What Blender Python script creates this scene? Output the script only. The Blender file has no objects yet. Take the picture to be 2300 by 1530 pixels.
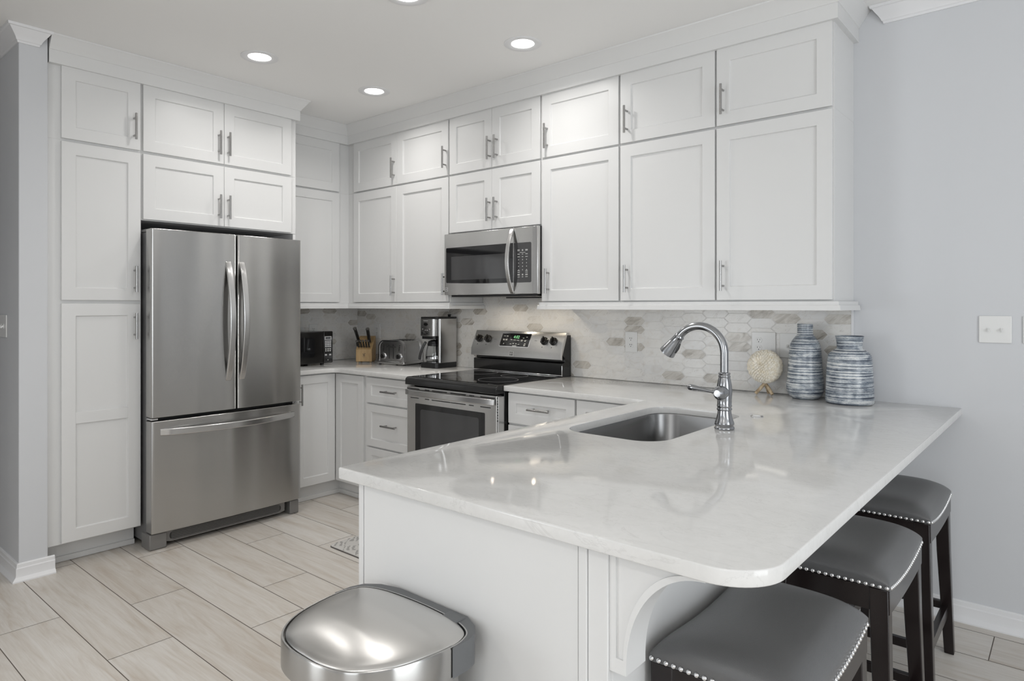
import bpy, bmesh, math, random
from mathutils import Vector, Matrix

PI = math.pi
SC = bpy.context.scene
COL = SC.collection
rng = random.Random(7)

# ------------------------------------------------------------------ camera
cam_d = bpy.data.cameras.new('camera')
cam = bpy.data.objects.new('camera', cam_d)
COL.objects.link(cam)
cam.location = (4.6519, -3.4475, 1.3567)
cam.rotation_euler = (PI / 2, 0, math.radians(40.4145))
cam_d.sensor_width = 36.0
cam_d.lens = 36.0 * 1495.75 / 2300.0
cam_d.shift_y = -(765.0 - 686.88) / 2300.0
cam_d.clip_start = 0.02
SC.camera = cam

# ------------------------------------------------------------------ world, daylight, exposure
SC.view_settings.view_transform = 'Standard'
SC.view_settings.look = 'None'
SC.view_settings.gamma = 1.0
SC.view_settings.use_curve_mapping = False
SC.view_settings.exposure = 0.12
world = bpy.data.worlds.new('world')
SC.world = world
world.use_nodes = True
bg = world.node_tree.nodes['Background']
bg.inputs[0].default_value = (0.80, 0.90, 1.0, 1)
bg.inputs[1].default_value = 0.3


def area_light(name, loc, direction, sx, sy, power, color=(1, 1, 1)):
    d = bpy.data.lights.new(name, 'AREA')
    d.shape = 'RECTANGLE'
    d.size = sx
    d.size_y = sy
    d.energy = power
    d.color = color
    o = bpy.data.objects.new(name, d)
    o.location = loc
    o.rotation_euler = Vector(direction).to_track_quat('-Z', 'Z').to_euler()
    COL.objects.link(o)
    return o


# window daylight behind and beside the photographer, plus added fill lamps
DAY = (0.93, 0.97, 1.0)
P_PATIO, P_CEIL_FILL, P_FRONT, P_SIDE, P_HALL_FILL = 38.0, 10.0, 30.0, 54.0, 14.0
area_light('daylight_patio', (0.25, -6.95, 1.2), (0.3, 1, -0.02), 1.5, 1.8, P_PATIO, DAY)
area_light('ceiling_fill_added', (0.25, -6.9, 0.8), (0.3, 1, 0.9), 1.5, 1.2, P_CEIL_FILL, DAY)  # extra lamp added at the patio door to brighten the ceiling
area_light('daylight_front', (5.3, -6.95, 1.45), (0, 1, 0.1), 1.9, 1.3, P_FRONT, DAY)
area_light('daylight_side', (7.55, -2.6, 1.2), (-1, 0, 0.05), 2.4, 1.7, P_SIDE, DAY)
area_light('hall_fill_added', (-2.45, -5.6, 1.3), (1, 0, 0), 1.8, 1.6, P_HALL_FILL, DAY)  # added fill lamp on the hall side, no window opening here
# added upward lamp behind the camera, standing in for a flash bounced off the ceiling
P_UPLIGHT = 5.0
area_light('flash_stand_in', (4.9, -4.1, 1.75), (-0.45, 0.75, 1.0), 0.5, 0.5, P_UPLIGHT, (1.0, 0.99, 0.97))
ROOM_FILL_W = 7.0
LAMP_W = 3.5

# ------------------------------------------------------------------ materials
MATS = {}


def mat(name, base=(0.8, 0.8, 0.8), rough=0.5, metal=0.0, spec=0.5, aniso=0.0, coat=0.0, trans=0.0,
        ior=1.5, emis=None, estr=0.0):
    m = bpy.data.materials.new(name)
    m.use_nodes = True
    p = m.node_tree.nodes['Principled BSDF']
    p.inputs['Base Color'].default_value = (*base, 1)
    p.inputs['Roughness'].default_value = rough
    p.inputs['Metallic'].default_value = metal
    p.inputs['Specular IOR Level'].default_value = spec
    p.inputs['IOR'].default_value = ior
    if aniso:
        p.inputs['Anisotropic'].default_value = aniso
    if coat:
        p.inputs['Coat Weight'].default_value = coat
        p.inputs['Coat Roughness'].default_value = 0.05
    if trans:
        p.inputs['Transmission Weight'].default_value = trans
    if emis:
        p.inputs['Emission Color'].default_value = (*emis, 1)
        p.inputs['Emission Strength'].default_value = estr
    MATS[name] = m
    return m


def nd(m, typ, **kw):
    n = m.node_tree.nodes.new(typ)
    for k, v in kw.items():
        setattr(n, k, v)
    return n


def lk(m, a, b):
    m.node_tree.links.new(a, b)


def pbsdf(m):
    return m.node_tree.nodes['Principled BSDF']


def coords(m, scale=(1, 1, 1), kind='pos', rot=(0, 0, 0)):
    if kind == 'pos':
        s = nd(m, 'ShaderNodeNewGeometry').outputs['Position']
    else:
        s = nd(m, 'ShaderNodeTexCoord').outputs['Object']
    mp = nd(m, 'ShaderNodeMapping')
    mp.inputs['Scale'].default_value = scale
    mp.inputs['Rotation'].default_value = rot
    lk(m, s, mp.inputs['Vector'])
    return mp.outputs['Vector']


def noise(m, vec, scale, detail=3, rough=0.5, dist=0.0):
    n = nd(m, 'ShaderNodeTexNoise')
    n.inputs['Scale'].default_value = scale
    n.inputs['Detail'].default_value = detail
    n.inputs['Roughness'].default_value = rough
    n.inputs['Distortion'].default_value = dist
    lk(m, vec, n.inputs['Vector'])
    return n.outputs['Fac']


def ramp(m, fac, stops):
    r = nd(m, 'ShaderNodeValToRGB')
    cr = r.color_ramp
    while len(cr.elements) > len(stops):
        cr.elements.remove(cr.elements[-1])
    while len(cr.elements) < len(stops):
        cr.elements.new(1.0)
    for e, (p, c) in zip(cr.elements, stops):
        e.position = p
        e.color = (*c, 1) if len(c) == 3 else c
    lk(m, fac, r.inputs['Fac'])
    return r.outputs['Color']


def mixc(m, fac, a, b, typ='MIX'):
    x = nd(m, 'ShaderNodeMix', data_type='RGBA', blend_type=typ)
    for sock, v in ((x.inputs[0], fac), (x.inputs[6], a), (x.inputs[7], b)):
        if hasattr(v, 'is_output'):
            lk(m, v, sock)
        elif isinstance(v, (int, float)):
            sock.default_value = v
        else:
            sock.default_value = (*v, 1)
    return x.outputs[2]


def bump(m, h, strength=0.2, dist=0.001):
    b = nd(m, 'ShaderNodeBump')
    b.inputs['Strength'].default_value = strength
    b.inputs['Distance'].default_value = dist
    lk(m, h, b.inputs['Height'])
    lk(m, b.outputs['Normal'], pbsdf(m).inputs['Normal'])


# wall paint, ceiling, cabinet paint
m = mat('wall_paint', (0.645, 0.655, 0.675), 0.55, spec=0.3)
bump(m, noise(m, coords(m), 260, 2), 0.12, 0.0006)
m = mat('ceiling_paint', (0.90, 0.895, 0.885), 0.8, spec=0.2)
bump(m, noise(m, coords(m), 180, 2), 0.1, 0.0006)
m = mat('cabinet_paint', (0.74, 0.74, 0.735), 0.34, spec=0.45)
m = mat('trim_paint', (0.80, 0.80, 0.81), 0.4, spec=0.4)
m = mat('plate_plastic', (0.78, 0.78, 0.77), 0.25)
m = mat('slot_dark', (0.02, 0.02, 0.02), 0.5)

# brushed stainless steel
def brushed(name, base, rough, aniso, fine):
    m = mat(name, base, rough, metal=1.0, aniso=aniso)
    pbsdf(m).inputs['Anisotropic Rotation'].default_value = 0.25
    t = nd(m, 'ShaderNodeTangent', direction_type='RADIAL', axis='Z')
    lk(m, t.outputs[0], pbsdf(m).inputs['Tangent'])
    n = noise(m, coords(m, (3, 3, fine)), 1.0, 2, 0.6)
    c = ramp(m, n, [(0.3, tuple(b * 0.975 for b in base)), (0.7, tuple(min(1, b * 1.015) for b in base))])
    lk(m, c, pbsdf(m).inputs['Base Color'])
    return m


brushed('stainless', (0.47, 0.465, 0.455), 0.25, 0.88, 900)
brushed('stainless_bright', (0.60, 0.595, 0.585), 0.26, 0.7, 900)
brushed('stainless_plain', (0.58, 0.575, 0.57), 0.22, 0.4, 700)
mat('nickel', (0.40, 0.395, 0.39), 0.25, metal=1.0)
mat('faucet_steel', (0.34, 0.347, 0.36), 0.20, metal=1.0)
mat('chrome', (0.78, 0.78, 0.79), 0.09, metal=1.0)
m = mat('sink_steel', (0.25, 0.25, 0.25), 0.26, metal=1.0)
bump(m, noise(m, coords(m, (300, 300, 20)), 1.0, 2), 0.05, 0.0004)
mat('fridge_grey', (0.20, 0.20, 0.205), 0.42, metal=0.35)
mat('plastic_grey', (0.13, 0.135, 0.14), 0.45)
mat('foot_grey', (0.24, 0.235, 0.23), 0.4, metal=0.3)
mat('black_glass', (0.012, 0.012, 0.013), 0.04, spec=0.55)
mat('window_glass', (0.055, 0.055, 0.057), 0.08, spec=0.6)
mat('black_plastic', (0.015, 0.015, 0.016), 0.3)
mat('black_gloss', (0.014, 0.013, 0.012), 0.12, spec=0.55)
mat('black_enamel', (0.012, 0.012, 0.012), 0.16, spec=0.5)
mat('print_white', (0.72, 0.72, 0.70), 0.5)
mat('key_silver', (0.55, 0.55, 0.55), 0.35)
mat('digits_green', (0.02, 0.05, 0.02), 0.4, emis=(0.35, 0.9, 0.4), estr=0.8)
mat('ring_grey', (0.30, 0.30, 0.30), 0.4)
mat('lens_glow', (1, 1, 1), 0.5, emis=(1.0, 0.985, 0.96), estr=9.0)
mat('bar_glow', (1, 1, 1), 0.5, emis=(1.0, 0.95, 0.88), estr=5.0)
mat('lamp_warm', (1, 1, 1), 0.5, emis=(1.0, 0.9, 0.74), estr=18.0)
mat('clear_glass', (0.96, 0.97, 0.97), 0.02, trans=1.0, ior=1.45)
mat('coffee_dark', (0.02, 0.02, 0.02), 0.25)

# quartz
m = mat('quartz', (0.7, 0.69, 0.67), 0.075, spec=0.42)
v = coords(m)
n1 = noise(m, v, 3.2, 5, 0.6, 1.2)
n2 = noise(m, v, 42, 4, 0.7, 0.4)
c1 = ramp(m, n1, [(0.35, (0.71, 0.705, 0.69)), (0.7, (0.75, 0.745, 0.735))])
vein = ramp(m, noise(m, coords(m, (3.0, 7.5, 5)), 1.0, 6, 0.62, 2.4), [(0.487, (0, 0, 0)), (0.5, (1, 1, 1)), (0.513, (0, 0, 0))])
c2 = mixc(m, 0.12, c1, ramp(m, n2, [(0.3, (0.52, 0.52, 0.51)), (0.65, (0.80, 0.79, 0.78))]))
fv = nd(m, 'ShaderNodeMath', operation='MULTIPLY')
fv.inputs[1].default_value = 0.22
lk(m, vein, fv.inputs[0])
lk(m, mixc(m, fv.outputs[0], c2, (0.42, 0.41, 0.40)), pbsdf(m).inputs['Base Color'])

# wood-look floor plank (per-plank tint attribute)
m = mat('plank_tile', (0.5, 0.46, 0.42), 0.36, spec=0.4)
at = nd(m, 'ShaderNodeAttribute', attribute_name='tint')
vadd = nd(m, 'ShaderNodeVectorMath', operation='ADD')
sc7 = nd(m, 'ShaderNodeVectorMath', operation='SCALE')
lk(m, at.outputs['Color'], sc7.inputs[0])
sc7.inputs['Scale'].default_value = 37.0
lk(m, coords(m, (1, 1, 1)), vadd.inputs[0])
lk(m, sc7.outputs[0], vadd.inputs[1])
mp = nd(m, 'ShaderNodeMapping')
mp.inputs['Scale'].default_value = (1.6, 15, 1)
lk(m, vadd.outputs[0], mp.inputs['Vector'])
g1 = noise(m, mp.outputs[0], 1.0, 5, 0.6, 1.6)
mp2 = nd(m, 'ShaderNodeMapping')
mp2.inputs['Scale'].default_value = (7, 160, 1)
lk(m, vadd.outputs[0], mp2.inputs['Vector'])
g2 = noise(m, mp2.outputs[0], 1.0, 3, 0.6, 0.4)
ca = ramp(m, g1, [(0.22, (0.56, 0.49, 0.42)), (0.42, (0.66, 0.62, 0.57)), (0.62, (0.73, 0.705, 0.67)), (0.82, (0.66, 0.61, 0.555))])
cb = ramp(m, g2, [(0.3, (0.86, 0.835, 0.80)), (0.6, (1, 1, 1))])
cc = mixc(m, 0.55, ca, cb, 'MULTIPLY')
tn = ramp(m, at.outputs['Fac'], [(0.0, (0.86, 0.84, 0.82)), (1.0, (1.0, 1.0, 1.0))])
lk(m, mixc(m, 1.0, cc, tn, 'MULTIPLY'), pbsdf(m).inputs['Base Color'])
bump(m, g2, 0.06, 0.0005)
mat('floor_grout', (0.16, 0.135, 0.115), 0.8)

# marble picket tile
m = mat('marble_tile', (0.7, 0.68, 0.65), 0.22, spec=0.38)
at = nd(m, 'ShaderNodeAttribute', attribute_name='tint')
vadd = nd(m, 'ShaderNodeVectorMath', operation='ADD')
sc7 = nd(m, 'ShaderNodeVectorMath', operation='SCALE')
lk(m, at.outputs['Color'], sc7.inputs[0])
sc7.inputs['Scale'].default_value = 53.0
lk(m, coords(m, rot=(0, 0.6, 0.6)), vadd.inputs[0])
lk(m, sc7.outputs[0], vadd.inputs[1])
st = nd(m, 'ShaderNodeMapping')
st.inputs['Scale'].default_value = (9, 9, 34)
lk(m, vadd.outputs[0], st.inputs['Vector'])
g1 = noise(m, vadd.outputs[0], 11, 5, 0.6, 1.2)
g2 = noise(m, st.outputs[0], 1.0, 5, 0.6, 1.0)
g3 = noise(m, st.outputs[0], 0.55, 6, 0.65, 2.2)
light = ramp(m, at.outputs['Fac'], [(0.0, (0.83, 0.82, 0.80)), (0.35, (0.80, 0.785, 0.755)), (0.7, (0.78, 0.775, 0.765)), (1.0, (0.72, 0.69, 0.64))])
cl = mixc(m, 0.7, light, ramp(m, g1, [(0.28, (0.80, 0.765, 0.72)), (0.48, (1, 1, 1)), (0.72, (0.95, 0.95, 0.95))]), 'MULTIPLY')
acc = ramp(m, g2, [(0.30, (0.36, 0.33, 0.29)), (0.46, (0.55, 0.52, 0.475)), (0.60, (0.68, 0.655, 0.61)), (0.75, (0.58, 0.555, 0.51))])
gt = nd(m, 'ShaderNodeMath', operation='GREATER_THAN')
lk(m, at.outputs['Fac'], gt.inputs[0])
gt.inputs[1].default_value = 0.85
body = mixc(m, gt.outputs[0], cl, acc)
vn = ramp(m, g3, [(0.484, (0, 0, 0)), (0.5, (1, 1, 1)), (0.516, (0, 0, 0))])
fm = nd(m, 'ShaderNodeMath', operation='MULTIPLY')
lk(m, vn, fm.inputs[0])
lk(m, ramp(m, g1, [(0.50, (0, 0, 0)), (0.62, (0.55, 0.55, 0.55))]), fm.inputs[1])
lk(m, mixc(m, fm.outputs[0], body, (0.33, 0.285, 0.225)), pbsdf(m).inputs['Base Color'])
mat('tile_grout', (0.80, 0.79, 0.77), 0.7)

# leather, wood, ceramic, misc
m = mat('leather', (0.105, 0.106, 0.108), 0.33, spec=0.65)
vo = nd(m, 'ShaderNodeTexVoronoi')
vo.inputs['Scale'].default_value = 420
lk(m, coords(m, kind='obj'), vo.inputs['Vector'])
bump(m, vo.outputs['Distance'], 0.25, 0.0008)
m = mat('espresso_wood', (0.013, 0.009, 0.009), 0.22, spec=0.4)
m = mat('block_wood', (0.55, 0.36, 0.17), 0.45)
g = noise(m, coords(m, (60, 60, 8), 'obj'), 1.0, 4, 0.6, 0.5)
lk(m, ramp(m, g, [(0.3, (0.44, 0.28, 0.125)), (0.7, (0.58, 0.40, 0.20))]), pbsdf(m).inputs['Base Color'])
m = mat('striped_ceramic', (0.6, 0.62, 0.65), 0.28, spec=0.5)
v = coords(m, (1, 1, 1), 'obj')
band = noise(m, coords(m, (2.2, 2.2, 215), 'obj'), 1.0, 2, 0.6, 0.15)
patch = noise(m, coords(m, (16, 16, 34), 'obj'), 1.0, 3, 0.6, 0.4)
fine = noise(m, coords(m, (120, 120, 420), 'obj'), 1.0, 2, 0.5)
add = nd(m, 'ShaderNodeMath', operation='MULTIPLY_ADD')
lk(m, patch, add.inputs[0])
add.inputs[1].default_value = 0.42
lk(m, band, add.inputs[2])
add2 = nd(m, 'ShaderNodeMath', operation='MULTIPLY_ADD')
lk(m, fine, add2.inputs[0])
add2.inputs[1].default_value = 0.16
lk(m, add.outputs[0], add2.inputs[2])
lk(m, ramp(m, add2.outputs[0], [(0.66, (0.07, 0.085, 0.115)), (0.755, (0.19, 0.225, 0.27)), (0.82, (0.36, 0.40, 0.44)), (0.87, (0.66, 0.68, 0.69)), (0.97, (0.76, 0.765, 0.75))]), pbsdf(m).inputs['Base Color'])
bump(m, band, 0.35, 0.002)
mat('vase_inside', (0.05, 0.06, 0.075), 0.5)
m = mat('petal_cream', (0.80, 0.72, 0.56), 0.7, spec=0.2)
g = noise(m, coords(m, (1, 1, 1), 'obj'), 60, 3)
lk(m, ramp(m, g, [(0.3, (0.80, 0.72, 0.57)), (0.65, (0.90, 0.86, 0.77))]), pbsdf(m).inputs['Base Color'])
m = mat('driftwood', (0.55, 0.42, 0.27), 0.75)
g = noise(m, coords(m, (90, 90, 30), 'obj'), 1.0, 3)
lk(m, ramp(m, g, [(0.25, (0.22, 0.14, 0.075)), (0.5, (0.55, 0.43, 0.28)), (0.75, (0.68, 0.56, 0.40))]), pbsdf(m).inputs['Base Color'])
m = mat('mat_pattern', (0.6, 0.6, 0.6), 0.75)
wv = nd(m, 'ShaderNodeTexWave', wave_type='BANDS', bands_direction='DIAGONAL')
wv.inputs['Scale'].default_value = 16
wv.inputs['Distortion'].default_value = 5.0
wv.inputs['Detail Scale'].default_value = 2.2
lk(m, coords(m), wv.inputs['Vector'])
ck = nd(m, 'ShaderNodeTexChecker')
ck.inputs['Scale'].default_value = 14
lk(m, coords(m, rot=(0, 0, 0.785)), ck.inputs['Vector'])
cm = mixc(m, ck.outputs['Fac'], ramp(m, wv.outputs['Fac'], [(0.35, (0.36, 0.35, 0.335)), (0.6, (0.60, 0.585, 0.56))]), (0.58, 0.565, 0.54))
lk(m, cm, pbsdf(m).inputs['Base Color'])
mat('mat_edge', (0.10, 0.09, 0.085), 0.7)

# ------------------------------------------------------------------ mesh helpers


class MB:
    """collects shapes of one part"""

    def __init__(s):
        s.bm = bmesh.new()

    def face(s, pts):
        return s.bm.faces.new([s.bm.verts.new(p) for p in pts])

    def box(s, x0, x1, y0, y1, z0, z1):
        v = [s.bm.verts.new(p) for p in ((x0, y0, z0), (x1, y0, z0), (x1, y1, z0), (x0, y1, z0),
                                         (x0, y0, z1), (x1, y0, z1), (x1, y1, z1), (x0, y1, z1))]
        for f in ((3, 2, 1, 0), (4, 5, 6, 7), (0, 1, 5, 4), (1, 2, 6, 5), (2, 3, 7, 6), (3, 0, 4, 7)):
            s.bm.faces.new([v[i] for i in f])
        return s

    def loft(s, rings, cap0=True, cap1=True, closed=True):
        R = [[s.bm.verts.new(p) for p in r] for r in rings]
        n = len(R[0])
        for a, b in zip(R, R[1:]):
            for i in range(n if closed else n - 1):
                j = (i + 1) % n
                s.bm.faces.new((a[i], a[j], b[j], b[i]))
        if cap0:
            s.bm.faces.new(list(reversed(R[0])))
        if cap1:
            s.bm.faces.new(R[-1])
        return R

    def prism(s, pts, fn, d0, d1):
        """extrude 2d polygon: fn(a, b, d) -> xyz"""
        s.loft([[fn(a, b, d0) for a, b in pts], [fn(a, b, d1) for a, b in pts]])
        return s

    def cyl(s, p0, p1, r0, r1=None, n=20):
        return s.tube([p0, p1], [r0, r0 if r1 is None else r1], n)

    def tube(s, pts, rad, n=14, flat=None, cap=True):
        pts = [Vector(p) for p in pts]
        if not isinstance(rad, (list, tuple)):
            rad = [rad] * len(pts)
        rings = []
        t0 = (pts[1] - pts[0]).normalized()
        up = Vector((0, 0, 1)) if abs(t0.z) < 0.9 else Vector((1, 0, 0))
        u = t0.cross(up).normalized()
        for i, p in enumerate(pts):
            if i == 0:
                t = t0
            elif i == len(pts) - 1:
                t = (pts[i] - pts[i - 1]).normalized()
            else:
                t = ((pts[i + 1] - pts[i]).normalized() + (pts[i] - pts[i - 1]).normalized()).normalized()
            u = (u - t * u.dot(t)).normalized()
            w = t.cross(u)
            rings.append([tuple(p + (u * math.cos(2 * PI * k / n) + w * math.sin(2 * PI * k / n)) * rad[i]) for k in range(n)])
        s.loft(rings, cap, cap)
        return s

    def lathe(s, prof, c=(0, 0, 0), n=48, cap0=True, cap1=True):
        rings = [[(c[0] + r * math.cos(2 * PI * k / n), c[1] + r * math.sin(2 * PI * k / n), c[2] + z) for k in range(n)] for r, z in prof]
        s.loft(rings, cap0, cap1)
        return s

    def strap(s, path, wdir, w, t):
        """a flat bar: path of 3d points, wdir the width direction"""
        P = [Vector(p) for p in path]
        W = Vector(wdir).normalized()
        rings = []
        for i, p in enumerate(P):
            a = P[max(0, i - 1)]
            b = P[min(len(P) - 1, i + 1)]
            tg = (b - a).normalized()
            nn = tg.cross(W).normalized()
            rings.append([tuple(p + W * (w / 2 * sx) + nn * (t / 2 * sy)) for sx, sy in ((-1, -1), (1, -1), (1, 1), (-1, 1))])
        s.loft(rings)
        return s

    def shaker(s, fn, a0, a1, b0, b1, dback, dfront, rail=0.064, rec=0.009, railb=None):
        """framed door with a recessed flat panel, fn(a, b, d)"""
        rb = rail if railb is None else railb
        ch = 0.003
        o = [(a0, b0), (a1, b0), (a1, b1), (a0, b1)]
        i1 = [(a0 + rail, b0 + rb), (a1 - rail, b0 + rb), (a1 - rail, b1 - rb), (a0 + rail, b1 - rb)]
        i2 = [(a0 + rail + ch, b0 + rb + ch), (a1 - rail - ch, b0 + rb + ch), (a1 - rail - ch, b1 - rb - ch), (a0 + rail + ch, b1 - rb - ch)]
        s.loft([[fn(a, b, dback) for a, b in o], [fn(a, b, dfront) for a, b in o], [fn(a, b, dfront) for a, b in i1],
                [fn(a, b, dfront - rec) for a, b in i2]])
        return s


ALL = []


def build(name, mb, material, parent=None, off=None, bevel=0.0, segs=2, angle=35, subsurf=0, solid=0.0, smooth=True):
    bm = mb.bm
    if off is not None:
        bmesh.ops.translate(bm, verts=bm.verts, vec=Vector(off) * -1)
    bmesh.ops.recalc_face_normals(bm, faces=bm.faces)
    me = bpy.data.meshes.new(name)
    bm.to_mesh(me)
    bm.free()
    if smooth:
        for p in me.polygons:
            p.use_smooth = True
        me.set_sharp_from_angle(angle=math.radians(angle))
    o = bpy.data.objects.new(name, me)
    me.materials.append(MATS[material])
    COL.objects.link(o)
    if parent is not None:
        o.parent = parent
    if solid:
        md = o.modifiers.new('solid', 'SOLIDIFY')
        md.thickness = solid
    if subsurf:
        md = o.modifiers.new('sub', 'SUBSURF')
        md.levels = subsurf
        md.render_levels = subsurf
    if bevel:
        md = o.modifiers.new('bevel', 'BEVEL')
        md.width = bevel
        md.segments = segs
        md.limit_method = 'ANGLE'
        md.angle_limit = math.radians(40)
        md.harden_normals = False
    return o


def tag(o, label, cat, group=None):
    o['label'] = label
    o['category'] = cat
    if group:
        o['group'] = group
    return o


class Thing:
    """an Empty at the base of a thing; parts are given in world coordinates (rot None) or in local ones"""

    def __init__(s, name, label, cat, loc, rot=None, group=None):
        s.o = bpy.data.objects.new(name, None)
        s.o.empty_display_size = 0.05
        s.o.location = loc
        s.off = loc if rot is None else None
        if rot:
            s.o.rotation_euler = (0, 0, rot)
        COL.objects.link(s.o)
        tag(s.o, label, cat, group)

    def part(s, name, mb, material, parent=None, label=None, **kw):
        o = build(name, mb, material, parent or s.o, s.off, **kw)
        if label:
            o['label'] = label
        return o


def struct(name, mb, material, **kw):
    o = build(name, mb, material, **kw)
    o['kind'] = 'structure'
    return o


def single(name, label, cat, mb, material, group=None, **kw):
    o = build(name, mb, material, **kw)
    return tag(o, label, cat, group)


def dup_tree(src, loc, label, rot=None):
    r = src.copy()
    COL.objects.link(r)
    r.location = loc
    if rot is not None:
        r.rotation_euler = (0, 0, rot)
    r['label'] = label
    for ch in list(src.children):
        c = ch.copy()
        COL.objects.link(c)
        c.parent = r
        for g in ch.children:
            d = g.copy()
            COL.objects.link(d)
            d.parent = c
    return r


def FB(a, b, d):   # surface facing the room from the back wall: a = x, b = z, d = distance from the wall
    return (a, -d, b)


def FL(a, b, d):   # surface facing the room from the left wall: a = y
    return (d, a, b)


def arc2(cx, cy, r, a0, a1, n):
    return [(cx + r * math.cos(math.radians(a0 + (a1 - a0) * k / n)), cy + r * math.sin(math.radians(a0 + (a1 - a0) * k / n))) for k in range(n + 1)]


def rrect(x0, x1, y0, y1, r, n=8):
    return (arc2(x1 - r, y1 - r, r, 0, 90, n) + arc2(x0 + r, y1 - r, r, 90, 180, n)
            + arc2(x0 + r, y0 + r, r, 180, 270, n) + arc2(x1 - r, y0 + r, r, 270, 360, n))


def slab(name, loops, z0, z1, bev=0.003):
    """a flat slab with rounded edges from closed 2d loops (holes allowed)"""
    cu = bpy.data.curves.new(name, 'CURVE')
    cu.dimensions = '2D'
    cu.fill_mode = 'BOTH'
    cu.extrude = (z1 - z0) / 2 - bev
    cu.bevel_depth = bev
    cu.bevel_resolution = 2
    cu.offset = -bev
    for lp in loops:
        sp = cu.splines.new('POLY')
        sp.points.add(len(lp) - 1)
        for p, q in zip(sp.points, lp):
            p.co = (q[0], q[1], 0, 1)
        sp.use_cyclic_u = True
    o = bpy.data.objects.new(name, cu)
    COL.objects.link(o)
    dg = bpy.context.evaluated_depsgraph_get()
    me = bpy.data.meshes.new_from_object(o.evaluated_get(dg))
    bpy.data.objects.remove(o)
    bpy.data.curves.remove(cu)
    mb = MB()
    mb.bm.from_mesh(me)
    bpy.data.meshes.remove(me)
    bmesh.ops.remove_doubles(mb.bm, verts=mb.bm.verts, dist=1e-5)
    bmesh.ops.translate(mb.bm, verts=mb.bm.verts, vec=(0, 0, (z0 + z1) / 2))
    return mb


def text_mb(txt, size, fn, depth=0.0004, align='CENTER'):
    cu = bpy.data.curves.new('txt', 'FONT')
    cu.body = txt
    cu.size = size
    cu.align_x = align
    cu.align_y = 'CENTER'
    cu.extrude = depth
    cu.resolution_u = 2
    o = bpy.data.objects.new('txt', cu)
    COL.objects.link(o)
    dg = bpy.context.evaluated_depsgraph_get()
    me = bpy.data.meshes.new_from_object(o.evaluated_get(dg))
    bpy.data.objects.remove(o)
    bpy.data.curves.remove(cu)
    mb = MB()
    mb.bm.from_mesh(me)
    bpy.data.meshes.remove(me)
    for v in mb.bm.verts:
        v.co = Vector(fn(v.co.x, v.co.y, v.co.z))
    return mb


def sweep(path, prof, m0=0.0, m1=0.0, cap=True):
    """sweep a profile [(d, z)] along a 2d path with mitred corners; d is measured to the right of the path"""
    P = [Vector(p) for p in path]
    mb = MB()
    rings = []
    for i, p in enumerate(P):
        tin = (P[i] - P[i - 1]).normalized() if i else None
        tout = (P[i + 1] - P[i]).normalized() if i < len(P) - 1 else None
        if tin is None:
            off = Vector((tout.y, -tout.x)) - tout * m0
        elif tout is None:
            off = Vector((tin.y, -tin.x)) + tin * m1
        else:
            n1 = Vector((tin.y, -tin.x))
            n2 = Vector((tout.y, -tout.x))
            h = (n1 + n2)
            off = h / (1 + n1.dot(n2))
        rings.append([(p.x + off.x * d, p.y + off.y * d, z) for d, z in prof])
    mb.loft(rings, cap, cap)
    return mb


# ================================================================== THE SETTING
CEIL = 2.735
XR, YF, XL = 7.7, -7.1, -2.6

# floor: one mesh of wood-look planks over the grout
mb = MB()
rowh, pl, gap = 0.2435, 1.196, 0.0035
joints = {0: 1.271, 1: 1.823, 2: 1.378, 3: 2.001, 4: 1.660, 5: 1.043, 6: 1.383, 7: 0.60, 8: 0.908, 9: 1.5, 10: 0.8}
tints = []
for r in range(-19, 12):
    y0 = -2.755 + 0.2425 * r
    y1 = y0 + 0.2425
    if y1 > 0.0:
        y1 = 0.0
    if y0 >= 0 or y1 < YF:
        continue
    j = joints.get(r, rng.uniform(0, pl))
    k0 = int(math.floor((XL - j) / pl))
    x = j + k0 * pl
    while x < XR:
        a, b = max(x, XL), min(x + pl, XR)
        if b - a > 0.01:
            mb.face([(a + gap / 2, y0 + gap / 2, 0), (b - gap / 2, y0 + gap / 2, 0), (b - gap / 2, y1 - gap / 2, 0), (a + gap / 2, y1 - gap / 2, 0)])
            tints.append((rng.random(), rng.random(), rng.random(), 1))
        x += pl
n_plank = len(tints)
mb.box(XL, XR, YF, 0, -0.06, -0.0012)
floor = struct('floor', mb, 'plank_tile', smooth=False)
floor.data.materials.append(MATS['floor_grout'])
at = floor.data.attributes.new('tint', 'FLOAT_COLOR', 'CORNER')
li = 0
for i, p in enumerate(floor.data.polygons):
    if i >= n_plank:
        p.material_index = 1
    for _ in p.loop_indices:
        g = tints[i] if i < n_plank else (0, 0, 0, 1)
        at.data[li].color = g
        li += 1
for p in floor.data.polygons:
    if p.index < n_plank and p.normal.z < 0:
        p.flip()

mb = MB().box(XL, XR, YF, 0, CEIL, CEIL + 0.08)
struct('ceiling', mb, 'ceiling_paint', smooth=False)
mb = MB().box(-0.14, XR, 0.0, 0.12, 0, CEIL)
struct('wall_back', mb, 'wall_paint', smooth=False)
mb = MB().box(-0.12, 0.0, -2.40, 0.0, 0, CEIL)
struct('wall_left', mb, 'wall_paint', smooth=False)
mb = MB().box(XL, 0.67, -2.524, -2.402, 0, CEIL)
struct('wall_side', mb, 'wall_paint', bevel=0.004, smooth=False)
mb = MB().box(XL, 1.15, -4.0, -3.88, 0, CEIL)  # unseen partition added to keep window light off the left wall
struct('wall_light_block', mb, 'wall_paint', smooth=False)
mb = MB().box(XL - 0.1, XL, YF, 0, 0, CEIL)
struct('wall_far', mb, 'wall_paint', smooth=False)


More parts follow.
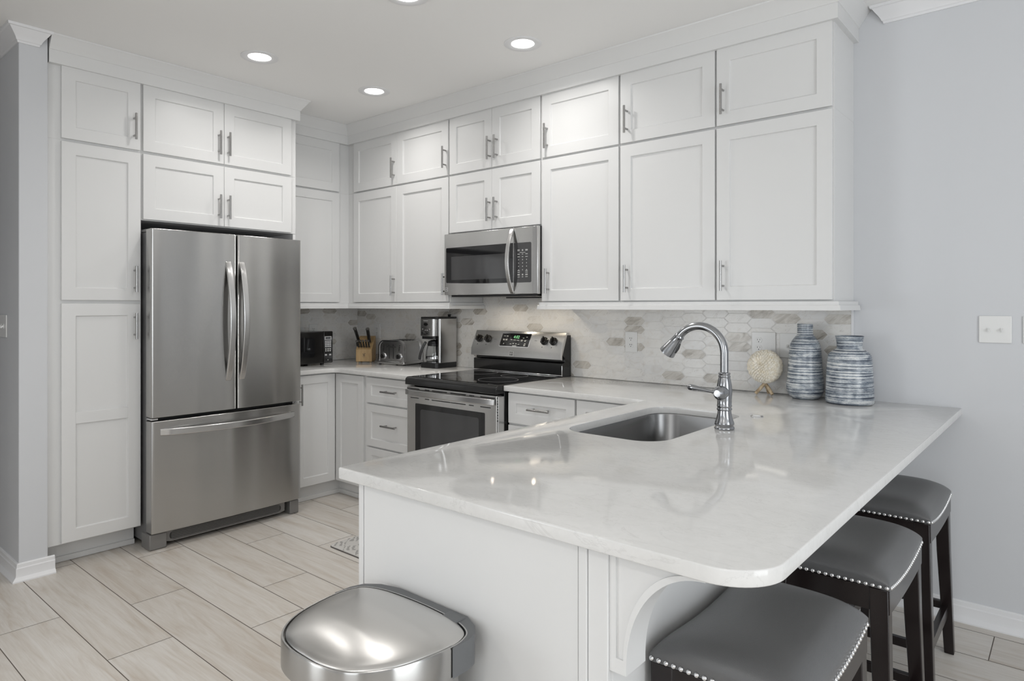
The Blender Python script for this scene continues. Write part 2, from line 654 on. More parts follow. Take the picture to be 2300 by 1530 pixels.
def wall_with_openings(name, fn, a0, a1, holes, d0, d1):
    mb = MB()

    def bx(p0, p1, z0, z1):
        x = fn(p0, 0, d0)
        y = fn(p1, 0, d1)
        mb.box(min(x[0], y[0]), max(x[0], y[0]), min(x[1], y[1]), max(x[1], y[1]), z0, z1)
    cur = a0
    for h0, h1, z0, z1 in sorted(holes):
        bx(cur, h0, 0, CEIL)
        if z0 > 0:
            bx(h0, h1, 0, z0)
        bx(h0, h1, z1, CEIL)
        cur = h1
    bx(cur, a1, 0, CEIL)
    return struct(name, mb, 'wall_paint', smooth=False)


FRONT = [(-0.6, 1.1, 0.05, 2.15), (4.3, 6.3, 0.75, 2.15)]
wall_with_openings('wall_front', lambda a, b, d: (a, YF - d, b), XL, XR, FRONT, 0, 0.12)
SIDE = [(-3.9, -1.3, 0.25, 2.15)]
wall_with_openings('wall_right', lambda a, b, d: (XR + d, a, b), YF, 0, SIDE, 0, 0.12)


def window(n, fn, a0, a1, z0, z1):
    mb = MB()

    def bx(p0, p1, q0, q1, d0, d1):
        x, y = fn(p0, q0, d0), fn(p1, q1, d1)
        mb.box(min(x[0], y[0]), max(x[0], y[0]), min(x[1], y[1]), max(x[1], y[1]), q0, q1)
    f = 0.06
    bx(a0, a0 + f, z0, z1, 0.02, 0.10)
    bx(a1 - f, a1, z0, z1, 0.02, 0.10)
    bx(a0 + f, a1 - f, z0, z0 + f, 0.02, 0.10)
    bx(a0 + f, a1 - f, z1 - f, z1, 0.02, 0.10)
    mid = (a0 + a1) / 2
    bx(mid - 0.03, mid + 0.03, z0 + f, z1 - f, 0.03, 0.09)
    w = struct('window_%d' % n, mb, 'trim_paint', smooth=False)
    return w


window(1, lambda a, b, d: (a, YF - d, b), *FRONT[0])
window(2, lambda a, b, d: (a, YF - d, b), *FRONT[1])
window(3, lambda a, b, d: (XR + d, a, b), *SIDE[0])

# wall crown, baseboards
CROWN = [(0.0, 2.655), (0.006, 2.655), (0.008, 2.664), (0.013, 2.668), (0.016, 2.677), (0.024, 2.690), (0.036, 2.706), (0.043, 2.716),
         (0.046, 2.720), (0.053, 2.722), (0.055, CEIL - 0.0005), (0.0, CEIL - 0.0005)]
struct('trim_1', sweep([(XL, -2.5242), (0.6702, -2.5242), (0.6702, -2.445)], CROWN, 0, 1.0), 'trim_paint', angle=25)
struct('trim_2', sweep([(3.972, -0.0002), (XR - 0.001, -0.0002)], CROWN, 1.0, 0), 'trim_paint', angle=25)
BASE = [(0.0, 0.0), (0.032, 0.0), (0.032, 0.006), (0.026, 0.014), (0.017, 0.022), (0.0145, 0.032), (0.0145, 0.062), (0.011, 0.067),
        (0.010, 0.082), (0.006, 0.086), (0.0, 0.087)]
struct('baseboard_left', sweep([(XL, -2.5242), (0.6702, -2.5242), (0.6702, -2.374)], BASE), 'trim_paint', angle=25)
struct('baseboard_back', sweep([(3.956, -0.0002), (XR - 0.001, -0.0002)], BASE), 'trim_paint', angle=25)

# frieze and crown that run along the tops of all the cabinets
CC = [(-0.045, 2.597), (0.0, 2.597), (0.0, 2.663), (0.004, 2.665), (0.007, 2.672), (0.016, 2.684), (0.030, 2.704), (0.042, 2.722),
      (0.048, 2.727), (0.050, CEIL - 0.0005), (-0.045, CEIL - 0.0005)]
struct('trim_3', sweep([(0.672, -2.397), (0.672, -0.966), (0.360, -0.966), (0.360, -0.360), (3.862, -0.360), (3.862, -0.001)], CC), 'cabinet_paint', angle=25)
# light rail moulding below the wall cabinets
RAIL = [(-0.022, 1.3765), (0.012, 1.3765), (0.012, 1.362), (0.014, 1.360), (0.019, 1.359), (0.022, 1.336), (-0.022, 1.336)]
struct('trim_4', sweep([(0.338, -0.985), (0.338, -0.338), (1.456, -0.338), (1.456, -0.013)], RAIL), 'cabinet_paint', angle=25)
struct('trim_5', sweep([(2.236, -0.013), (2.236, -0.338), (3.851, -0.338), (3.851, -0.013)], RAIL), 'cabinet_paint', angle=25)


# ------------------------------------------------------------------ marble picket backsplash
def clip(poly, a0, a1, b0, b1):
    for ax, lim, sgn in ((0, a0, 1), (0, a1, -1), (1, b0, 1), (1, b1, -1)):
        out = []
        for i, p in enumerate(poly):
            q = poly[(i + 1) % len(poly)]
            ip, iq = sgn * (p[ax] - lim) >= 0, sgn * (q[ax] - lim) >= 0
            if ip:
                out.append(p)
            if ip != iq:
                t = (lim - p[ax]) / (q[ax] - p[ax])
                out.append((p[0] + t * (q[0] - p[0]), p[1] + t * (q[1] - p[1])))
        poly = out
        if len(poly) < 3:
            return None
    return poly


def backsplash(fn, rects, label, anchor):
    mb = MB()
    tn = []
    rr = random.Random(21)
    P, Rw = 0.1237, 0.0503
    hw, tip, hh = 0.0705, 0.0235, 0.0237
    a_min = min(r[0] for r in rects) - 0.2
    a_max = max(r[1] for r in rects) + 0.2
    c0 = int((a_min - anchor[0]) / P) - 1
    c1 = int((a_max - anchor[0]) / P) + 1
    for c in range(c0, c1 + 1):
        for r in range(-9, 8):
            ca = anchor[0] + c * P
            cb = anchor[1] + r * Rw + (Rw / 2 if c % 2 else 0)
            hexa = [(ca - hw, cb), (ca - hw + tip, cb - hh), (ca + hw - tip, cb - hh), (ca + hw, cb), (ca + hw - tip, cb + hh), (ca - hw + tip, cb + hh)]
            col = (rr.random(), rr.random(), rr.random(), 1)
            k = rr.random()
            if k > 0.90:
                q = rr.uniform(0.88, 0.99)
                col = (q, q * 0.995, q, 1)
            else:
                q = rr.random() * 0.74
                col = (q, min(1, q + rr.uniform(-.1, .1)), q, 1)
            for (a0, a1, b0, b1) in rects:
                cp = clip(hexa, a0, a1, b0, b1)
                if cp:
                    mb.face([fn(a, b, 0.0118) for a, b in cp])
                    tn.append((col, rr.random()))
    nt = len(tn)
    for (a0, a1, b0, b1) in rects:
        mb.face([fn(a, b, 0.0108) for a, b in ((a0, b0), (a1, b0), (a1, b1), (a0, b1))])
    o = single('tile_backsplash', label, 'backsplash', mb, 'marble_tile', smooth=False)
    o.data.materials.append(MATS['tile_grout'])
    at = o.data.attributes.new('tint', 'FLOAT_COLOR', 'CORNER')
    li = 0
    for i, p in enumerate(o.data.polygons):
        if i >= nt:
            p.material_index = 1
        for _ in p.loop_indices:
            at.data[li].color = tn[i][0] if i < nt else (0, 0, 0, 1)
            li += 1
    return o


bs = backsplash(FB, [(0.0118, 3.832, 0.9145, 1.3755), (1.458, 2.234, 1.3755, 1.425)],
                'beige and white marble picket tile backsplash on the long wall behind the range', (2.42, 1.216))
mb = MB().box(3.832, 3.840, -0.0128, -0.0003, 0.9145, 1.3755)
build('edge_trim', mb, 'trim_paint', bs)
backsplash(FL, [(-0.976, -0.0118, 0.9145, 1.3755)], 'beige marble picket tile backsplash beside the fridge behind the black countertop microwave', (-0.41, 1.19))
# ================================================================== CABINETS
G_WALL = 'white shaker wall cabinets'
DOOR_B, DOOR_F = 0.325, 0.343        # wall cabinet door back and front, from the wall
TALL_B, TALL_F = 0.639, 0.657        # pantry and fridge cabinets


def bar_handle(fn, a, b, d, vert=True, L=0.145):
    """bar pull: round bar on two posts, centre at (a, b) on the face d"""
    mb = MB()
    h = L / 2
    so = 0.034
    if vert:
        mb.cyl(fn(a, b - h, d + so), fn(a, b + h, d + so), 0.0062, n=16)
        for k in (-0.048, 0.048):
            mb.cyl(fn(a, b + k, d - 0.0003), fn(a, b + k, d + so), 0.0052, n=12)
    else:
        mb.cyl(fn(a - h, b, d + so), fn(a + h, b, d + so), 0.0062, n=16)
        for k in (-0.048, 0.048):
            mb.cyl(fn(a + k, b, d - 0.0003), fn(a + k, b, d + so), 0.0052, n=12)
    return mb


def cabinet(name, label, cat, fn, a0, a1, b0, b1, depth, doors, group=None, d0=0.0, toe=None, body=True):
    """doors: (a0, a1, b0, b1, handle_a, handle_b, vertical?, kind)"""
    base = fn((a0 + a1) / 2, b0 if toe is None else 0.0, (d0 + depth) / 2)
    t = Thing(name, label, cat, base, None, group)
    p, q = fn(a0, b0, d0), fn(a1, b1, depth)
    mb = MB().box(min(p[0], q[0]), max(p[0], q[0]), min(p[1], q[1]), max(p[1], q[1]), b0, b1)
    t.part('body', mb, 'cabinet_paint', bevel=0.001)
    if toe is not None:
        p, q = fn(a0, 0, d0), fn(a1, b0, toe)
        mb = MB().box(min(p[0], q[0]), max(p[0], q[0]), min(p[1], q[1]), max(p[1], q[1]), 0.0008, b0)
        p, q = fn(a0, 0, toe), fn(a1, b0, toe + 0.012)
        mb.box(min(p[0], q[0]), max(p[0], q[0]), min(p[1], q[1]), max(p[1], q[1]), 0.0008, 0.03)
        t.part('toe_kick', mb, 'cabinet_paint', bevel=0.002)
    for dr in doors:
        x0, x1, z0, z1, ha, hb, vert, kind = dr[:8]
        rail = dr[8] if len(dr) > 8 else 0.064
        mb = MB().shaker(fn, x0, x1, z0, z1, depth, depth + 0.018, rail)
        if len(dr) > 9:   # middle rail
            zm = dr[9]
            u, w = fn(x0 + rail, zm - 0.03, depth + 0.006), fn(x1 - rail, zm + 0.03, depth + 0.018)
            mb.box(min(u[0], w[0]), max(u[0], w[0]), min(u[1], w[1]), max(u[1], w[1]), zm - 0.03, zm + 0.03)
        d = t.part(kind, mb, 'cabinet_paint', bevel=0.0018)
        if ha is not None:
            t.part('handle', bar_handle(fn, ha, hb, depth + 0.018, vert), 'nickel', d, angle=50)
    return t


ZS1, ZS2, ZT, ZB = 2.2275, 2.2162, 2.5986, 1.3837
HU, HL = 2.3465, 1.5005
top_b = (2.2219, 2.625)
low_b = (1.3768, 2.2219)
rows = [   # unit x0, x1, door x0, x1, handle x, label words
    (0.326, 0.920, 0.409, 0.9192, 0.896, 'on the long wall, in the corner left of the coffee maker'),
    (0.920, 1.4547, 0.9212, 1.4486, 1.427, 'directly left of the microwave column'),
]
for (u0, u1, a0, a1, ha, w) in rows:
    cabinet('wall_cabinet', 'short white top cabinet ' + w, 'cabinet', FB, u0, u1, *top_b, DOOR_B,
            [(a0, a1, ZS1, ZT, ha, HU, True, 'door')], G_WALL)
    cabinet('wall_cabinet', 'tall white wall cabinet ' + w, 'cabinet', FB, u0, u1, *low_b, DOOR_B,
            [(a0, a1, ZB, ZS2, ha, HL, True, 'door')], G_WALL)
cabinet('wall_cabinet', 'white two-door upper cabinet at the crown, higher of the two above the microwave', 'cabinet', FB, 1.4547, 2.2315, *top_b, DOOR_B,
        [(1.4608, 1.8394, ZS1, ZT, 1.829, HU, True, 'door'), (1.8414, 2.2247, ZS1, ZT, 1.888, HU, True, 'door')], G_WALL)
cabinet('wall_cabinet', 'white two-door cabinet resting directly on top of the stainless microwave', 'cabinet', FB, 1.4547, 2.2315, 1.832, 2.2219, DOOR_B,
        [(1.4608, 1.8394, 1.8385, ZS2, 1.826, 1.9595, True, 'door'), (1.8414, 2.2247, 1.8385, ZS2, 1.886, 1.9595, True, 'door')], G_WALL)
rows = [
    (2.2315, 2.767, 2.2382, 2.7613, 2.281, 2.290, 'directly right of the microwave column'),
    (2.767, 3.3075, 2.7726, 3.3024, 2.816, 2.817, 'above the faucet, second from the right end'),
    (3.3075, 3.840, 3.3121, 3.8345, 3.346, 3.346, 'at the right end beside the grey wall'),
]
for (u0, u1, a0, a1, hu, hl, w) in rows:
    cabinet('wall_cabinet', 'short white top cabinet ' + w, 'cabinet', FB, u0, u1, *top_b, DOOR_B,
            [(a0, a1, ZS1, ZT, hu, HU, True, 'door')], G_WALL)
    cabinet('wall_cabinet', 'tall white wall cabinet ' + w, 'cabinet', FB, u0, u1, *low_b, DOOR_B,
            [(a0, a1, ZB, ZS2, hl, HL, True, 'door')], G_WALL)
# left wall: between the fridge and the corner
cabinet('wall_cabinet', 'short white top cabinet without handle, right of the fridge surround', 'cabinet', FL, -0.9775, -0.001, *top_b, DOOR_B,
        [(-0.93, -0.4229, ZS1, ZT, None, None, True, 'door')], G_WALL, d0=0.001)
cabinet('wall_cabinet', 'tall white wall cabinet without handle, above the black countertop microwave', 'cabinet', FL, -0.9775, -0.001, *low_b, DOOR_B,
        [(-0.93, -0.4229, ZB, ZS2, None, None, True, 'door')], G_WALL, d0=0.001)
# over the fridge
cabinet('wall_cabinet', 'white two-door top cabinet at the crown, higher of the two above the fridge', 'cabinet', FL, -1.951, -0.98, 2.2190, 2.625, TALL_B,
        [(-1.9444, -1.4817, ZS1 - 0.002, ZT, -1.516, 2.3475, True, 'door'), (-1.4797, -1.0209, ZS1 - 0.002, ZT, -1.458, 2.3475, True, 'door')], G_WALL, d0=0.001)
cabinet('wall_cabinet', 'white two-door cabinet directly above the stainless fridge', 'cabinet', FL, -1.951, -0.98, 1.838, 2.2190, TALL_B,
        [(-1.9444, -1.4817, 1.8432, 2.2105, -1.516, 1.9595, True, 'door'), (-1.4797, -1.0209, 1.8432, 2.2105, -1.458, 1.9595, True, 'door')], G_WALL, d0=0.001)
mb = MB().box(0.001, 0.637, -0.9995, -0.9795, 0.001, 1.8375)
single('side_panel', 'white upright panel between the fridge and the base cabinet', 'panel', mb, 'cabinet_paint', bevel=0.001)
# pantry
cabinet('wall_cabinet', 'short white cabinet on top of the tall pantry at the left end, under the crown', 'cabinet', FL, -2.397, -1.951, 2.2170, 2.625, TALL_B,
        [(-2.3388, -1.9584, 2.2248, ZT, -1.993, 2.3485, True, 'door')], G_WALL, d0=0.001)
cabinet('pantry_cabinet', 'tall white two-door pantry standing on the floor left of the fridge', 'cabinet', FL, -2.397, -1.951, 0.12, 2.2170, TALL_B,
        [(-2.3388, -1.9584, 1.386, 2.2094, -1.991, 1.504, True, 'door'), (-2.3388, -1.9584, 0.127, 1.368, -1.991, 1.2445, True, 'door', 0.064, 0.768)],
        None, d0=0.001, toe=0.540)

# base cabinets: the corner unit has one door on each wall
t = Thing('corner_cabinet', 'white corner base cabinet with two doors meeting at a right angle beside the fridge', 'cabinet', (0.3, -0.45, 0))
pts = [(0.001, -0.9785), (0.585, -0.9785), (0.585, -0.621), (0.945, -0.621), (0.945, -0.001), (0.001, -0.001)]
t.part('body', MB().prism(pts, lambda a, b, d: (a, b, d), 0.109, 0.8835), 'cabinet_paint', bevel=0.001)
pts = [(0.001, -0.9785), (0.551, -0.9785), (0.551, -0.568), (0.945, -0.568), (0.945, -0.001), (0.001, -0.001)]
mb = MB().prism(pts, lambda a, b, d: (a, b, d), 0.0008, 0.109)
mb.box(0.551, 0.562, -0.9785, -0.580, 0.0008, 0.03)
mb.box(0.551, 0.945, -0.580, -0.568, 0.0008, 0.03)
t.part('toe_kick', mb, 'cabinet_paint', bevel=0.001)
d = t.part('door', MB().shaker(FL, -0.955, -0.643, 0.112, 0.874, 0.585, 0.604, 0.058), 'cabinet_paint', bevel=0.0018)
t.part('handle', bar_handle(FL, -0.928, 0.749, 0.604, True), 'nickel', d, angle=50)
d = t.part('door', MB().shaker(FB, 0.606, 0.922, 0.112, 0.874, 0.621, 0.640, 0.058), 'cabinet_paint', bevel=0.0018)
cabinet('drawer_cabinet', 'white three-drawer base cabinet left of the range', 'cabinet', FB, 0.945, 1.4605, 0.109, 0.8835, 0.621,
        [(0.958, 1.452, 0.701, 0.872, 1.222, 0.789, False, 'drawer', 0.05), (0.958, 1.452, 0.409, 0.690, 1.222, 0.563, False, 'drawer', 0.05),
         (0.958, 1.452, 0.116, 0.398, 1.222, 0.27, False, 'drawer', 0.05)], None, d0=0.001, toe=0.56)
cabinet('drawer_cabinet', 'white base cabinet with one drawer over a door, right of the range', 'cabinet', FB, 2.2275, 2.690, 0.109, 0.8835, 0.625,
        [(2.236, 2.684, 0.707, 0.874, 2.468, 0.798, False, 'drawer', 0.055), (2.236, 2.684, 0.116, 0.696, 2.29, 0.58, True, 'door', 0.055)], None, d0=0.001, toe=0.56)
cabinet('base_cabinet', 'white base cabinet in the corner where the long counter meets the peninsula', 'cabinet', FB, 2.690, 3.165, 0.109, 0.8835, 0.625,
        [(2.697, 3.10, 0.116, 0.874, None, None, True, 'door', 0.055)], None, d0=0.001, toe=0.56)

# peninsula: cabinet run under the long bar counter
PX0, PX1, PE = 3.170, 3.955, -2.345
t = Thing('peninsula_cabinet', 'white panelled peninsula cabinet under the bar counter with a curved corbel', 'cabinet', ((PX0 + PX1) / 2, -1.4, 0))
mb = MB()
mb.box(PX0 + 0.018, PX0 + 0.036, PE + 0.02, -0.64, 0.109, 0.8835)
mb.box(PX1 - 0.02, PX1, PE + 0.02, -0.002, 0.001, 0.8835)
mb.box(PX0 + 0.036, PX1 - 0.02, PE + 0.02, -0.64, 0.109, 0.127)
mb.box(PX0 + 0.075, PX1 - 0.02, PE + 0.02, -0.64, 0.001, 0.109)
mb.box(PX0 + 0.036, PX1 - 0.02, PE + 0.02, PE + 0.038, 0.127, 0.8835)
t.part('body', mb, 'cabinet_paint', bevel=0.001)
mb = MB().box(PX0, PX0 + 0.019, PE - 0.001, PE + 0.02, 0.001, 0.8835)
mb.box(PX0 + 0.0215, 3.8865, PE, PE + 0.02, 0.001, 0.8835)
mb.box(3.8885, 3.9085, PE - 0.0015, PE + 0.02, 0.001, 0.8835)
mb.box(3.9095, PX1, PE + 0.002, PE + 0.02, 0.001, 0.8835)
t.part('end_panel', mb, 'cabinet_paint', bevel=0.0012)
for i in range(3):
    y1 = -0.66 - i * 0.555
    y0 = y1 - 0.547
    d = t.part('door', MB().shaker(lambda a, b, dd: (PX0 + 0.018 - dd, a, b), y0, y1, 0.116, 0.874, 0.0, 0.018, 0.055), 'cabinet_paint', bevel=0.0015)
    t.part('handle', bar_handle(lambda a, b, dd: (PX0 + 0.018 - dd, a, b), y0 + 0.03, 0.76, 0.018, True), 'nickel', d, angle=50)


def corbel(y0, y1):
    cx, zt = PX1 + 0.0005, 0.8835
    N = 20
    out = [(cx, 0.647), (cx + 0.037, 0.647), (cx + 0.037, 0.664)]
    inn = [(cx + 0.014, 0.675), (cx + 0.0305, 0.675), (cx + 0.0305, 0.676)]
    for k in range(1, N + 1):
        a = PI / 2 * k / N
        out.append((cx + 0.197 - 0.160 * math.cos(a), 0.664 + 0.205 * math.sin(a)))
        inn.append((cx + 0.172 - 0.1415 * math.cos(a), 0.676 + 0.196 * math.sin(a)))
    out += [(cx + 0.197, zt), (cx, zt)]
    inn += [(cx + 0.172, 0.8725), (cx + 0.014, 0.8725)]
    mb = MB()
    mb.loft([[(a, y1, b) for a, b in out], [(a, y0, b) for a, b in out], [(a, y0, b) for a, b in inn], [(a, y0 + 0.005, b) for a, b in inn]])
    return mb


t.part('corbel', corbel(-2.337, -2.262), 'cabinet_paint', bevel=0.001)

# ------------------------------------------------------------------ worktops
r = 0.075
loop = [(0.0005, -0.978), (0.628, -0.978)] + list(reversed(arc2(0.628 + r, -0.664 - r, r, 90, 180, 10))) + [(1.459, -0.664), (1.459, -0.0005), (0.0005, -0.0005)]
single('countertop', 'pale quartz L-shaped worktop in the corner between the fridge and the range', 'countertop', slab('ct', [loop], 0.884, 0.914), 'quartz')
r = 0.105
loop = [(2.2245, -0.0005), (2.2245, -0.667), (3.105, -0.667)] + arc2(3.105 + 0.012, -2.370 + 0.012, 0.012, 180, 270, 4) + arc2(4.267 - r, -2.370 + r, r, 270, 360, 14) + [(4.267, -0.0005)]
hole = rrect(3.230, 3.622, -1.520, -0.765, 0.10)
ct2 = single('countertop', 'long pale quartz peninsula worktop with the sink and a rounded bar corner', 'countertop', slab('ct', [loop, list(reversed(hole))], 0.884, 0.914), 'quartz')

# sink, hung under the worktop
t = Thing('kitchen_sink', 'stainless undermount sink sunk in the peninsula worktop', 'sink', (3.426, -1.1425, 0.664))
rings = []
for (g, z, rr_) in ((0.03, 0.8832, 0.12), (0.006, 0.8832, 0.105), (0.004, 0.878, 0.104), (0.0, 0.70, 0.10), (-0.008, 0.682, 0.095), (-0.03, 0.670, 0.08), (-0.15, 0.666, 0.03)):
    rings.append([(a, b, z) for a, b in rrect(3.230 - g, 3.622 + g, -1.520 - g, -0.765 + g, rr_)])
mb = MB()
mb.loft(rings, False, True)
t.part('basin', mb, 'sink_steel', solid=-0.0012)
mb = MB().lathe([(0.057, 0.0), (0.057, 0.003), (0.043, 0.004), (0.04, 0.0015), (0.0, 0.0015)][:4] + [(0.001, 0.0012)], (3.426, -1.1425, 0.6667), 32)
t.part('drain', mb, 'chrome')
# ================================================================== APPLIANCES
# ------------------------------------------------------------------ refrigerator
FY0, FY1, FXF = -1.948, -1.028, 0.790
t = Thing('refrigerator', 'large stainless french-door refrigerator with a bottom freezer drawer', 'refrigerator', (0.4, -1.488, 0))
mb = MB().box(0.03, 0.690, FY0 + 0.006, FY1 - 0.006, 0.03, 1.768)
t.part('body', mb, 'fridge_grey', bevel=0.006)


def fridge_front(y0, y1, z0, z1, x0=0.703):
    """door skin, gently bowed over the full width of the fridge"""
    N = 72
    yc, hw = (FY0 + FY1) / 2, (FY1 - FY0) / 2
    fr = []
    for k in range(N + 1):
        y = (y0, y0 + 0.0015, y0 + 0.004)[k] if k < 3 else ((y1 - 0.004, y1 - 0.0015, y1)[k - N + 2] if k > N - 3 else y0 + 0.004 + (y1 - y0 - 0.008) * (k - 2) / (N - 4))
        q = (y - yc) / hw
        x = FXF - 0.014 * q * q
        e = min(y - y0, y1 - y)
        x += 0.0011 * math.sin(2 * PI * (y - y0) / 0.21 + 0.8) + 0.0008 * math.sin(2 * PI * (y - y0) / 0.33)
        if e < 0.004:
            x -= 0.004 - math.sqrt(max(0.0, 0.004 ** 2 - (0.004 - e) ** 2))
        fr.append((x, y))
    # extra points near the edges for the rounding
    pts = [(x0, y0)] + fr + [(x0, y1)]
    mb = MB()
    mb.loft([[(x, y, z0) for x, y in pts], [(x, y, z1) for x, y in pts]])
    return mb


ym = -1.4685
dl = t.part('door', fridge_front(FY0, ym - 0.0045, 0.737, 1.784), 'stainless', bevel=0.003, angle=50)
dr = t.part('door', fridge_front(ym + 0.0045, FY1, 0.737, 1.784), 'stainless', bevel=0.003, angle=50)
fz = t.part('freezer_drawer', fridge_front(FY0, FY1, 0.098, 0.717), 'stainless', bevel=0.003, angle=50)


def fridge_handle(y):
    path = []
    for k in range(25):
        u = k / 24
        z = 0.912 + (1.620 - 0.912) * u
        x = FXF - 0.006 + 0.062 * math.sin(PI * u) ** 0.75
        path.append((x, y, z))
    return MB().strap(path, (0, 1, 0), 0.037, 0.016)


t.part('handle', fridge_handle(-1.520), 'stainless_plain', dl, bevel=0.005, segs=3)
t.part('handle', fridge_handle(-1.436), 'stainless_plain', dr, bevel=0.005, segs=3)
path = []
for k in range(29):
    u = k / 28
    y = -1.902 + (1.902 - 1.076) * u
    q = (y - (FY0 + FY1) / 2) / 0.46
    path.append((FXF - 0.014 * q * q - 0.006 + 0.056 * math.sin(PI * u) ** 0.6, y, 0.655 - 0.004 * math.sin(PI * u)))
t.part('handle', MB().strap(path, (0, 0, 1), 0.038, 0.016), 'stainless_plain', fz, bevel=0.005, segs=3)
mb = MB().box(0.688, 0.704, FY0 + 0.02, FY1 - 0.02, 0.10, 1.760)
t.part('door_gasket', mb, 'black_plastic')
# hinge caps at the top, hinges between doors and freezer
for ya, yb in ((FY0 + 0.004, FY0 + 0.05), (FY1 - 0.05, FY1 - 0.004)):
    t.part('hinge_cap', MB().box(0.62, 0.715, ya, yb, 1.768, 1.786), 'fridge_grey', bevel=0.004)
    t.part('hinge', MB().box(0.69, 0.765, ya, yb - 0.01, 0.7215, 0.7325), 'chrome', bevel=0.002)
# base grille and feet
mb = MB()
pts = [(FY0 + 0.09, 0.030), (FY0 + 0.125, 0.022), (FY1 - 0.125, 0.022), (FY1 - 0.09, 0.030), (FY1 - 0.09, 0.090), (FY0 + 0.09, 0.090)]
mb.prism(pts, lambda a, b, d: (d, a, b), 0.68, 0.735)
gr = t.part('base_grille', mb, 'foot_grey', bevel=0.002)
pts = rrect(FY0 + 0.112, FY1 - 0.118, 0.032, 0.078, 0.022, 6)
mb = MB().prism(pts, lambda a, b, d: (d, a, b), 0.7345, 0.7362)
t.part('grille_slot', mb, 'slot_dark', gr)
mb = MB()
for k in range(5):
    z = 0.0375 + k * 0.0088
    mb.box(0.7355, 0.7385, FY0 + 0.122, FY1 - 0.128, z - 0.0017, z + 0.0017)
t.part('louvre', mb, 'foot_grey', gr)
for y0, y1 in ((FY0 - 0.001, FY0 + 0.092), (FY1 - 0.062, FY1 + 0.001)):
    t.part('foot', MB().box(0.640, 0.752, y0, y1, 0.001, 0.088), 'foot_grey', bevel=0.006)

# ------------------------------------------------------------------ range
RX0, RX1 = 1.463, 2.221
t = Thing('range', 'freestanding stainless electric range with a black glass cooktop', 'stove', ((RX0 + RX1) / 2, -0.36, 0))
mb = MB().box(RX0 + 0.002, RX1 - 0.002, -0.655, -0.022, 0.02, 0.885)
t.part('body', mb, 'black_enamel', bevel=0.003)
# cooktop with rolled front rim
pr_ = [(-0.075, 0.885), (-0.075, 0.916)] + [(-0.705 - 0.022 * math.sin(a), 0.894 + 0.022 * math.cos(a)) for a in [PI / 2 * k / 6 for k in range(7)]] + [(-0.727, 0.868), (-0.660, 0.868), (-0.660, 0.885)]
mb = MB().prism(pr_, lambda a, b, d: (d, a, b), RX0 - 0.002, RX1 + 0.001)
ck = t.part('cooktop', mb, 'black_enamel', bevel=0.004)
mb = MB().box(RX0 + 0.022, RX1 - 0.022, -0.690, -0.100, 0.9163, 0.9185)
gl = t.part('glass_top', mb, 'black_glass', ck, bevel=0.001)
for (cx, cy, rr_) in ((1.655, -0.535, 0.088), (2.035, -0.500, 0.118), (1.655, -0.245, 0.112), (1.960, -0.262, 0.085)):
    prof = [(rr_, 0.0), (rr_ + 0.0016, 0.0), (rr_ + 0.0016, 0.0004), (rr_, 0.0004)]
    rings = [[(cx + r_ * math.cos(2 * PI * k / 64), cy + r_ * math.sin(2 * PI * k / 64), 0.9186 + z) for k in range(64)] for r_, z in prof + prof[:1]]
    mb = MB()
    mb.loft(rings, False, False)
    t.part('burner_ring', mb, 'ring_grey', ck)
# oven door
mb = MB().box(RX0 - 0.0005, RX1 - 0.010, -0.711, -0.662, 0.225, 0.860)
dr = t.part('oven_door', mb, 'stainless_bright', bevel=0.004)
mb = MB().prism(rrect(1.541, 2.122, 0.375, 0.757, 0.006), FB, 0.7105, 0.7123)
t.part('window', mb, 'black_glass', dr)
mb = MB().prism(rrect(1.588, 2.077, 0.41, 0.724, 0.014), FB, 0.7122, 0.7126)
t.part('window_screen', mb, 'window_glass', dr)
mb = MB()
for a, b in ((1.463, 1.575), (1.628, 1.666), (1.692, 1.819), (1.848, 1.975), (2.002, 2.039), (2.088, 2.199)):
    mb.box(a, b, -0.7118, -0.7100, 0.842, 0.848)
for a, b in ((1.497, 1.571), (1.628, 1.664), (1.688, 1.848), (1.852, 1.972), (1.999, 2.036), (2.088, 2.166)):
    mb.box(a, b, -0.7118, -0.7100, 0.7865, 0.7915)
t.part('vent_slots', mb, 'slot_dark', dr)
path = []
for k in range(25):
    u = k / 24
    path.append((RX0 + 0.004 + (RX1 - RX0 - 0.018) * u, -0.722 - 0.034 * math.sin(PI * u) ** 0.8, 0.8235 + 0.003 * math.sin(PI * u)))
mb = MB().strap(path, (0, 0, 1), 0.034, 0.017)
t.part('handle', mb, 'stainless_plain', dr, bevel=0.004, segs=3)
mb = MB().box(RX0 - 0.0005, RX1 - 0.010, -0.708, -0.662, 0.035, 0.215)
t.part('drawer', mb, 'stainless_bright', bevel=0.004)
mb = MB().box(RX1 - 0.009, RX1 + 0.001, -0.709, -0.660, 0.10, 0.855)
sd = t.part('side_trim', mb, 'stainless_plain', bevel=0.002)
mb = MB()
for k in range(9):
    z = 0.846 - k * 0.0155
    mb.box(RX1 - 0.0068, RX1 - 0.0012, -0.7098, -0.7085, z - 0.0052, z + 0.0052)
t.part('vent_slots', mb, 'slot_dark', sd)
